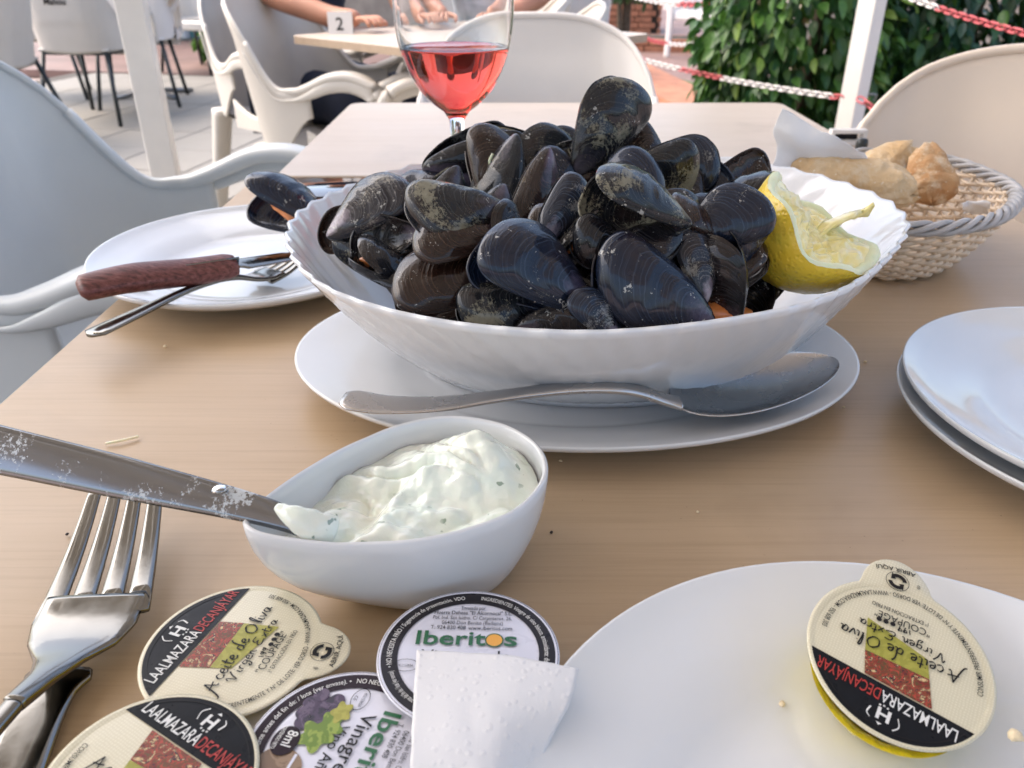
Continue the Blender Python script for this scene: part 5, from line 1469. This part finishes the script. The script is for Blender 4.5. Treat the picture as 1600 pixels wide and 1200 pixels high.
def valve_geo(seed, mirror):
    rnd = random.Random(seed); C = Vector((.52, .055, 0)); m = len(_OUT); R = 16
    Hh = .170 + rnd.uniform(-.015, .02); stretch = rnd.uniform(1.14, 1.32)
    def H(x, y):
        a, b = yrange(clamp(x, .004, .996)); mid, half = (a + b) / 2, max(1e-4, (b - a) / 2)
        t = clamp((y - mid) / half, -1, 1)
        pr_ = (clamp(x) ** .62) * ((1 - clamp(x)) ** .48) / .545
        skew = 1 - abs(t + .18 * (1 - t * t)) ** 2.3
        g = growth(x, y)
        h = Hh * pr_ * max(0, skew) ** .72
        h += .0060 * (1 - abs(math.sin(g * 14 + 1.5 * nz(Vector((x * 2, y * 2, seed))))) * 2) * sstep(.15, .5, g) * max(0, skew) ** .4
        h += .018 * nz(Vector((x * 3.2, y * 3.2, seed * 1.7)), 1.0, 3) * max(0, skew) ** .6
        return max(0, h)
    v = []; gr = []
    for j in range(R + 1):
        rho = math.sin(PI / 2 * j / R)
        for k in range(m):
            if j == 0 and k: continue
            o = _OUT[k]; p = C + (o - C) * rho
            wob = 1 + .012 * nz(Vector((o.x * 4, o.y * 4, seed * 3))) * rho
            z = H(p.x, p.y) if j < R else 0.0
            v.append(Vector((p.x * wob, p.y * stretch * wob, z))); gr.append(growth(p.x, p.y))
    nO = len(v)
    # inner surface: slightly smaller dome, raised rim thickness
    for i in range(nO):
        p = v[i]
        q = Vector((C.x + (p.x - C.x) * .965, C.y * stretch + (p.y - C.y * stretch) * .955, max(.0, p.z * .90 - .010)))
        v.append(q); gr.append(gr[i])
    f = []; mi = []
    idx = lambda j, k: 0 if j == 0 else 1 + (j - 1) * m + k % m
    for j in range(R):
        for k in range(m):
            if j == 0: q = (0, idx(1, k + 1), idx(1, k))
            else: q = (idx(j, k), idx(j, k + 1), idx(j + 1, k + 1), idx(j + 1, k))
            # outline runs clockwise as listed; orient so the outer face looks to +z
            f.append(q if j else q); mi.append(0)
            f.append(tuple(reversed([i + nO for i in q]))); mi.append(1)
    for k in range(m):
        a, b = idx(R, k), idx(R, k + 1); f.append((a, b, b + nO, a + nO)); mi.append(2)
    if mirror:
        v = [Vector((p.x, p.y, -p.z)) for p in v]; f = [tuple(reversed(q)) for q in f]
    return v, f, mi, gr
_VG = {}; _VM = {}
def valve_mesh(seed, mirror, outer, inner):
    key = (seed, mirror, outer, inner)
    if key in _VM: return _VM[key]
    if (seed, mirror) not in _VG:
        v, f, mi, gr = valve_geo(seed, mirror)
        me = meshdata('valve', v, f, [M['shell_blue'], M['nacre_dark'], M['lip']], True, mi)
        bm = bmesh.new(); bm.from_mesh(me); bmesh.ops.recalc_face_normals(bm, faces=bm.faces); bm.to_mesh(me); bm.free()
        a = me.attributes.new('growth', 'FLOAT', 'POINT'); a.data.foreach_set('value', gr)
        _VG[(seed, mirror)] = me
    me = _VG[(seed, mirror)].copy(); me.materials.clear(); me.materials.append(M['shell_' + outer]); me.materials.append(M['nacre_' + inner]); me.materials.append(M['lip'])
    _VM[key] = me; return me
def meat_mesh():
    def P(i, j):
        a = i * 2 * PI; b = (j - .5) * PI
        p = Vector((math.cos(a) * math.cos(b) * .30, math.sin(a) * math.cos(b) * .125, math.sin(b) * .085))
        p *= 1 + .30 * nz(p * 7 + Vector((3, 1, 2)), 1, 3)
        return p + Vector((.56, .03 + .05 * math.sin(p.x * 5), .0))
    v, f = grid(36, 18, P, True); return meshdata('meat', v, f, [M['meat']])
def frill_mesh():
    def P(i, j):
        a = i * 2 * PI; r = .9 + .12 * (j - .5)
        return Vector((.55 + .40 * r * math.cos(a), .05 + .175 * r * math.sin(a), .028 * math.sin(a * 17) * j - .02 + .02 * j))
    v, f = grid(120, 3, P, True); return meshdata('mantle_frill', v, f, [M['meat_dark']])
MEAT = meat_mesh(); FRILL = frill_mesh()
CR = Vector((1, 0, 0)); CU = Vector((0, SP, CP)); CN = Vector((0, -CP, SP))
GM = 'mussels heaped in the shell bowl'
def mussel_at(pos, L, ang, tilt, roll, open_=0, outer='blue', inner='dark', seed=1, valves='AB', meat=False, label=None, group=GM, flat_=1.0, flip=False, name='mussel'):
    """ang: direction beak->tip in the view plane; tilt: tip towards the viewer; roll: about the long axis"""
    a, b, r = math.radians(ang), math.radians(tilt), math.radians(roll)
    x = (CR * math.cos(a) + CU * math.sin(a)) * math.cos(b) + CN * math.sin(b)
    y0 = (-CR * math.sin(a) + CU * math.cos(a)); z0 = x.cross(y0).normalized(); y0 = z0.cross(x).normalized()
    y = y0 * math.cos(r) + z0 * math.sin(r); z = x.cross(y)
    Mt = Matrix((x, y, z)).transposed().to_4x4()
    root = thing(name, label or 'dark mussel buried in the middle of the heap', 'mussel', (0, 0, 0), 0, group)
    Mt = Mt @ Matrix.Diagonal((L, L, L * flat_, 1))
    ctr = Vector((.5, .06, 0))
    base_m = Matrix.Translation(pos - (Mt @ ctr - Mt.translation)) @ Mt; root.matrix_world = base_m
    hd = Vector((.80, .60, 0)); th = math.radians(open_ / 2)
    if 'A' in valves:
        o = link('valve', valve_mesh(seed, False, outer, inner), root); o.matrix_basis = Matrix.Rotation(-th, 4, hd)
    if 'B' in valves:
        o = link('valve', valve_mesh(seed + 1, True, outer, inner), root); o.matrix_basis = Matrix.Rotation(th, 4, hd)
    if meat:
        o = link('meat', MEAT, root); o.matrix_basis = Matrix.Translation((0, -.01, .015 if valves != 'B' else -.05)) @ Matrix.Rotation(th * .5, 4, hd)
        o2 = link('mantle_frill', FRILL, root); o2.matrix_basis = Matrix.Rotation(th * .8, 4, hd) @ Matrix.Translation((0, 0, -.01))
    if group == GM:
        mv = keep_inside(root, base_m); root.matrix_world = Matrix.Translation(mv) @ base_m
    return root
def bowl_inner_r(th, z):
    s = clamp((z - .0045 - TB - .004) / (HB * .98), 0, 1) ** (1 / 1.15)
    rb = 1 / math.sqrt((math.cos(th) / base_rx) ** 2 + (math.sin(th) / base_ry) ** 2)
    R = RP[int(th % (2 * PI) / (2 * PI) * NB) % NB]
    return rb + (R - rb) * s ** .85 - .0045
def keep_inside(root, extra=None):
    """slide a thing inwards until nothing of it passes the bowl wall"""
    pts = []
    for ch in root.children:
        if ch.name.split('.')[0] in ('valve', 'rind', 'pith'): pts += [ch.matrix_basis @ v.co for v in list(ch.data.vertices)[::5]]
    mw = root.matrix_world.copy() if extra is None else extra
    mv = Vector()
    for it in range(10):
        worst = 0; wd = None; low = 0
        for p in pts:
            q = mw @ p + mv
            if q.z < TB + .077:
                dx, dy = q.x - bc.x, q.y - bc.y; r = math.hypot(dx, dy); lim = bowl_inner_r(math.atan2(dy, dx), q.z)
                if r - lim > worst: worst = r - lim; wd = Vector((-dx / r, -dy / r, .5))
            low = max(low, TB + .0105 - q.z)
        if worst < .0003 and low < .0003: break
        if wd is not None: mv += wd * worst * .8
        mv.z += low
    return mv
def heap(x, y):
    u = (x - .045) / .165; w_ = (y - .450) / .150
    return TB + .050 + .088 * max(0, 1 - u * u - w_ * w_) ** .8
def on_heap(px, py, lift=0.0):
    for i in range(260):
        Y = .30 + i * .0012; p = atY(px, py, Y)
        if p.z <= heap(p.x, p.y) + lift: return p
    return None
def mus(px, py, Lpx, ang, tilt, roll, lift=0.0, Y=None, **kw):
    p = atY(px, py, Y) if Y else on_heap(px, py, lift)
    if p is None: p = atY(px, py, .50)
    kw.setdefault('label', None)
    return mussel_at(p, 1.13 * Lpx * depth(p) / F, ang, tilt, roll, **kw)
# roll 0: outside of one valve faces the viewer, dorsal bulge up (for ang 0); 180: other valve, bulge down
SPEC = [
 # top row
 dict(px=942, py=200, Lpx=158, ang=52, tilt=-5, roll=40, Y=.470, outer='crusted', seed=1, open_=14, label='tallest mussel standing upright on top of the heap with greenish crust'),
 dict(px=918, py=285, Lpx=105, ang=62, tilt=-15, roll=190, Y=.465, outer='brown', seed=3, open_=34, label='dark mussel directly under the tallest upright one'),
 dict(px=985, py=262, Lpx=70, ang=160, tilt=-20, roll=20, Y=.440, outer='pearly', inner='blue', seed=5, valves='A', label='small pale blue shell tip just below the tallest mussel'),
 dict(px=770, py=266, Lpx=128, ang=98, tilt=-8, roll=185, Y=.450, outer='brown', seed=3, open_=24, label='upright brown mussel with a white worm mark, left of the top'),
 dict(px=742, py=250, Lpx=150, ang=20, tilt=-12, roll=212, Y=.480, outer='black', seed=5, open_=46, label='wide open dark mussel behind the upright brown one at the back left'),
 dict(px=812, py=238, Lpx=110, ang=170, tilt=0, roll=-30, Y=.500, outer='crusted', seed=7, open_=0, label='greenish black mussel edge lying flat at the very back left'),
 dict(px=852, py=286, Lpx=112, ang=58, tilt=-12, roll=182, Y=.450, outer='blue', inner='dark', seed=7, valves='B', label='smooth navy shell leaning right beside the upright brown mussel'),
 dict(px=1066, py=252, Lpx=112, ang=-20, tilt=6, roll=30, Y=.470, outer='pearly', seed=1, open_=30, label='mussel with worn purple and pearly shell, right of the tallest'),
 dict(px=1072, py=300, Lpx=95, ang=120, tilt=-20, roll=150, Y=.455, outer='pale', seed=3, open_=24, label='worn greyish mussel under the pearly one'),
 dict(px=1158, py=278, Lpx=112, ang=28, tilt=-18, roll=182, Y=.475, outer='brown', inner='brown', seed=5, valves='A', label='open brown shell showing its inside at the back right'),
 dict(px=1150, py=312, Lpx=120, ang=14, tilt=10, roll=-50, Y=.450, outer='black', inner='brown', seed=7, open_=34, meat=True, label='open mussel with orange meat under the brown shell at back right'),
 # second row
 dict(px=578, py=330, Lpx=138, ang=24, tilt=0, roll=-12, outer='pale', seed=1, lift=.012, open_=34, label='silvery worn mussel at the left end of the heap'),
 dict(px=652, py=322, Lpx=90, ang=15, tilt=0, roll=-30, outer='brown', seed=3, lift=.0, open_=3, label='small brown mussel tucked behind the silvery one'),
 dict(px=600, py=372, Lpx=112, ang=198, tilt=-15, roll=182, lift=.006, outer='black', inner='dark', seed=3, valves='A', label='smooth navy inner shell facing out at the left of the heap'),
 dict(px=607, py=420, Lpx=112, ang=152, tilt=12, roll=70, lift=.0, outer='black', inner='dark', seed=5, open_=24, meat=True, label='open mussel with a bit of orange meat at the far left front'),
 dict(px=716, py=330, Lpx=150, ang=176, tilt=8, roll=28, lift=.022, outer='crusted', seed=7, open_=14, label='grey green mussel lying over a brown one at centre left'),
 dict(px=722, py=374, Lpx=146, ang=198, tilt=10, roll=200, lift=.012, outer='brown', seed=1, open_=26, label='brown mussel directly beneath the grey green one at centre left'),
 dict(px=880, py=332, Lpx=112, ang=58, tilt=-12, roll=196, lift=.004, outer='pearly', seed=5, open_=14, label='mussel with whitish worn edge in the middle between the big ones'),
 dict(px=1000, py=316, Lpx=164, ang=166, tilt=14, roll=205, lift=.022, outer='crusted', seed=3, open_=34, label='large mussel with beige crust patches at the centre right'),
 dict(px=1022, py=386, Lpx=130, ang=205, tilt=6, roll=52, lift=.003, outer='black', inner='dark', seed=7, open_=36, meat=True, label='open mussel with orange meat below the beige crusted one'),
 dict(px=1128, py=348, Lpx=138, ang=20, tilt=8, roll=10, lift=.006, outer='blue', seed=1, open_=28, label='broad blue grey mussel left of the lemon'),
 dict(px=1172, py=366, Lpx=92, ang=222, tilt=0, roll=120, lift=.002, outer='blue', inner='blue', seed=3, open_=30, label='slightly open blue mussel touching the lemon'),
 # third row
 dict(px=944, py=388, Lpx=108, ang=150, tilt=6, roll=10, lift=.004, outer='black', seed=5, open_=30, label='black mussel with pale growth lines between the two large front ones'),
 dict(px=1090, py=415, Lpx=108, ang=108, tilt=-4, roll=196, lift=.0, outer='pale', seed=7, open_=14, label='narrow grey mussel standing beak down in front of the broad blue one'),
 dict(px=1132, py=430, Lpx=140, ang=112, tilt=0, roll=110, lift=-.006, outer='black', inner='dark', seed=1, open_=30, meat=True, label='open mussel with orange meat and dark inside next to the lemon'),
 dict(px=838, py=424, Lpx=186, ang=158, tilt=12, roll=190, lift=.014, outer='blue', seed=5, open_=30, label='biggest blue black mussel at the front centre with curved growth lines'),
 dict(px=1028, py=474, Lpx=200, ang=146, tilt=6, roll=12, lift=.006, outer='blue', seed=7, open_=12, label='long mussel with its beak down at the front right of centre'),
 dict(px=682, py=466, Lpx=168, ang=192, tilt=6, roll=192, lift=.006, outer='brown', seed=1, open_=28, label='large brown mussel at the front left near the rim'),
 dict(px=932, py=506, Lpx=100, ang=140, tilt=10, roll=190, lift=.012, outer='pearly', seed=3, open_=20, label='small shiny blue mussel wedged at the front centre'),
 dict(px=776, py=506, Lpx=136, ang=184, tilt=6, roll=14, lift=.0, outer='crusted', seed=5, open_=24, label='greenish mussel below the large brown one along the front rim'),
 dict(px=868, py=520, Lpx=118, ang=10, tilt=4, roll=190, lift=-.002, outer='black', seed=7, open_=24, label='dark mussel low against the front rim at the centre'),
 dict(px=1160, py=470, Lpx=150, ang=100, tilt=-6, roll=186, Y=.375, outer='black', inner='dark', seed=5, valves='A', label='tall smooth dark shell standing between the orange meat and the lemon'),
 dict(px=1196, py=438, Lpx=112, ang=80, tilt=0, roll=188, Y=.405, outer='black', inner='dark', seed=7, valves='A', label='dark empty shell squeezed between the lemon and the tall smooth shell'),
 dict(px=1085, py=350, Lpx=100, ang=150, tilt=0, roll=70, lift=.004, outer='brown', inner='brown', seed=5, open_=34, meat=True, label='gaping brown mussel between the beige crusted one and the broad blue one'),
 dict(px=905, py=372, Lpx=96, ang=35, tilt=6, roll=-60, lift=.0, outer='black', inner='dark', seed=1, open_=40, meat=True, label='gaping mussel behind the biggest blue black one'),
 dict(px=545, py=352, Lpx=100, ang=205, tilt=-8, roll=172, lift=.004, outer='brown', inner='dark', seed=7, valves='A', label='empty dark shell leaning against the left wall under the silvery mussel'),
 dict(px=905, py=262, Lpx=92, ang=120, tilt=-10, roll=178, Y=.462, outer='black', inner='brown', seed=3, valves='A', label='dark empty shell left of the tallest mussel showing its hollow side'),
 dict(px=1108, py=305, Lpx=104, ang=70, tilt=-6, roll=184, Y=.452, outer='blue', inner='blue', seed=1, valves='A', label='hollow bluish shell half behind the broad blue mussel'),
 dict(px=790, py=372, Lpx=100, ang=120, tilt=6, roll=60, lift=.002, outer='black', inner='dark', seed=3, open_=44, meat=True, label='gaping mussel between the brown one and the biggest blue one'),
 dict(px=640, py=432, Lpx=110, ang=170, tilt=0, roll=60, lift=-.008, outer='black', seed=3, open_=3, label='dark mussel under the far left open one'),
 dict(px=1045, py=350, Lpx=110, ang=60, tilt=0, roll=30, lift=-.014, outer='black', seed=1, open_=3, label='dark mussel hidden behind the beige crusted one'),
]
for k in SPEC: mus(**k)
# orange meat piece lying at the front right
o = link('mussel_meat', MEAT, None); p = atY(1130, 497, .345); tag(o, 'orange piece of mussel meat at the front right of the bowl', 'mussel meat')
o.matrix_world = Matrix.Translation(p) @ Matrix.Rotation(.2, 4, 'Y') @ Matrix.Scale(.050, 4) @ Matrix.Translation((-.56, -.03, 0)) @ Matrix.Diagonal((1, 1.5, 1.6, 1))
# filler mussels below the visible layer
rnd = random.Random(12)
k = 0
for ring, (n, rr, dz) in enumerate([(13, .72, -.026), (10, .52, -.022), (6, .28, -.024), (9, .55, -.050)]):
    for i in range(n):
        a = 2 * PI * (i + .5 * (ring % 2)) / n
        x = .035 + .150 * rr * math.cos(a); y = .440 + .125 * rr * math.sin(a)
        if x > .105: continue
        z = max(TB + .036, heap(x, y) + dz)
        mussel_at(Vector((x, y, z)), rnd.uniform(.048, .058), rnd.uniform(0, 360), rnd.uniform(-15, 15), rnd.choice([0, 180]) + rnd.uniform(-40, 40), outer=rnd.choice(['black', 'blue', 'brown', 'crusted']), seed=rnd.choice([1, 3, 5, 7]), open_=rnd.choice([3, 12, 24]), label='dark mussel half buried below the top layer of the heap')
# mussel on the left plate
mussel_at(at(452, 318, TB + .052), .060, 152, 4, 196, outer='blue', seed=3, valves='A', inner='brown', label='upper half of an opened mussel on the left plate', group=None) if False else None
mussel_at(at(456, 322, TB + .046), .074, 156, 0, 213, open_=40, outer='blue', inner='brown', seed=3, meat=True, label='opened blue mussel lying on the back of the left plate', group=None)
# white worm tube stuck on the upright brown mussel
wm = [c for c in bpy.data.objects if c.get('label', '').startswith('upright brown mussel')][0]
vb_ = [c for c in wm.children if c.name.startswith('valve')][1]
def onv(x, y):
    return min((q.co for q in vb_.data.vertices[:len(vb_.data.vertices) // 2]), key=lambda c: (c.x - x) ** 2 + (c.y - y) ** 2).copy()
pts = spline([onv(x, y) - Vector((0, 0, .012)) for x, y in [(.62, .02), (.52, -.02), (.42, .04), (.36, .12), (.26, .10)]], 5)
v, f = tube(pts, .016, 6); o = part('worm_tube', v, f, M['pith'], wm); o.matrix_basis = vb_.matrix_basis.copy()

# ================================================================== LEMON
lc = Vector((.164, .380, TB + .093))
n_ = (CR * .52 + CU * .60 + CN * .60).normalized(); xx = (CR * .80 - CU * .62 - CN * .05); xx = (xx - n_ * xx.dot(n_)).normalized(); yy = n_.cross(xx)
LM = Matrix((xx, yy, n_)).transposed().to_4x4(); LM.translation = lc
t = thing('lemon_half', 'squeezed yellow lemon half resting in the right end of the bowl', 'lemon', (0, 0, 0)); t.matrix_world = LM
RL = .0335
def edge(a): return 1 + .05 * math.sin(2 * a + .6) + .03 * math.sin(3 * a)
def zedge(a): return .004 * math.sin(a * 2 + 1) + .0025 * math.sin(5 * a)
def rindpt(i, j):
    a = i * 2 * PI; b = j * PI / 2
    r = RL * edge(a) * math.sin(b) ** .9; z = -RL * 1.05 * math.cos(b) - .004 * math.exp(-(b / .25) ** 2) + zedge(a) * j ** 3
    p = Vector((r * math.cos(a), r * math.sin(a), z)); return p * (1 + .014 * nz(p * 90))
v, f = grid(72, 26, rindpt, True); part('rind', v, [tuple(reversed(q)) for q in f], M['rind'], t)
def pithpt(i, j):
    a = i * 2 * PI; k = lerp(1.0, .80, j)
    p = Vector((RL * edge(a) * k * math.cos(a), RL * edge(a) * k * math.sin(a), zedge(a) + .0016 * math.sin(j * PI) - .003 * j * j)); p.z += .0006 * nz(p * 400)
    return p
v, f = grid(96, 6, pithpt, True); part('pith', v, f, M['pith'], t)
def pulppt(i, j):
    a = i * 2 * PI; k = lerp(.86, .0, j); seg = abs(math.sin(a * 4.5 + .4))
    q = Vector((k * math.cos(a), k * math.sin(a), 0))
    z = -.001 - .0045 * math.sin(j * PI * .5) * (.6 + .4 * math.sin(a + 2)) + .0035 * (1 - seg) ** 4 * math.sin(j * PI) + .0030 * nz(q * 5, 1, 4) * min(1, j * 5)
    return Vector((RL * edge(a) * k * math.cos(a), RL * edge(a) * k * math.sin(a), z + zedge(a) * (1 - j)))
v, f = grid(120, 36, pulppt, True); part('pulp', v, f, M['pulp'], t)
# torn membranes standing up from the cut
for kk, (a0, a1, h, w_) in enumerate([(215, 62, .022, .92)]):
    a0, a1 = math.radians(a0), math.radians(a1)
    p0 = Vector((RL * .15 * math.cos(a0), RL * .15 * math.sin(a0), -.012)); p1 = Vector((RL * w_ * math.cos(a1), RL * w_ * math.sin(a1), -.002))
    def Mp(i, j):
        p = p0.lerp(p1, i); hgt = h * (math.sin(i * PI * .5) ** 1.3) * (1 + .25 * nz(Vector((i * 6, kk, 0)))) * (1 - .35 * sstep(.9, 1, i))
        return p + Vector((.003 * nz(Vector((i * 3, j * 1.5, kk))) + .006 * j * j, .003 * nz(Vector((i * 3, j * 1.5, kk + 5))) - .003 * j, hgt * j))
    v, f = grid(26, 8, Mp); o = part('membrane', v, f, M['pulp'], t); md = o.modifiers.new('t', 'SOLIDIFY'); md.thickness = .0018
v, f = lathe([(0, .004), (.0016, .002), (.0022, -.001), (.0012, -.003), (0, -.0035)], 10); part('pip', [Vector(p) + Vector((.001, .002, -.008)) for p in v], f, M['pith'], t)
mv = keep_inside(t, LM) * .85; t.matrix_world = Matrix.Translation(mv) @ LM
# bits of broth in the bowl
def brothpt(i, j):
    a = i * 2 * PI; return Vector((.115 * j * math.cos(a), .082 * j * math.sin(a), 0))
v, f = grid(60, 3, brothpt, True); o = part('broth', v, f, plain('grey_broth', (.16, .13, .10), .08, var=.2, scale=40, coat=1)); o.location = (bc.x, bc.y, TB + .0235); tag(o, 'greyish broth pooled in the bottom of the shell bowl', 'broth', kind='stuff')
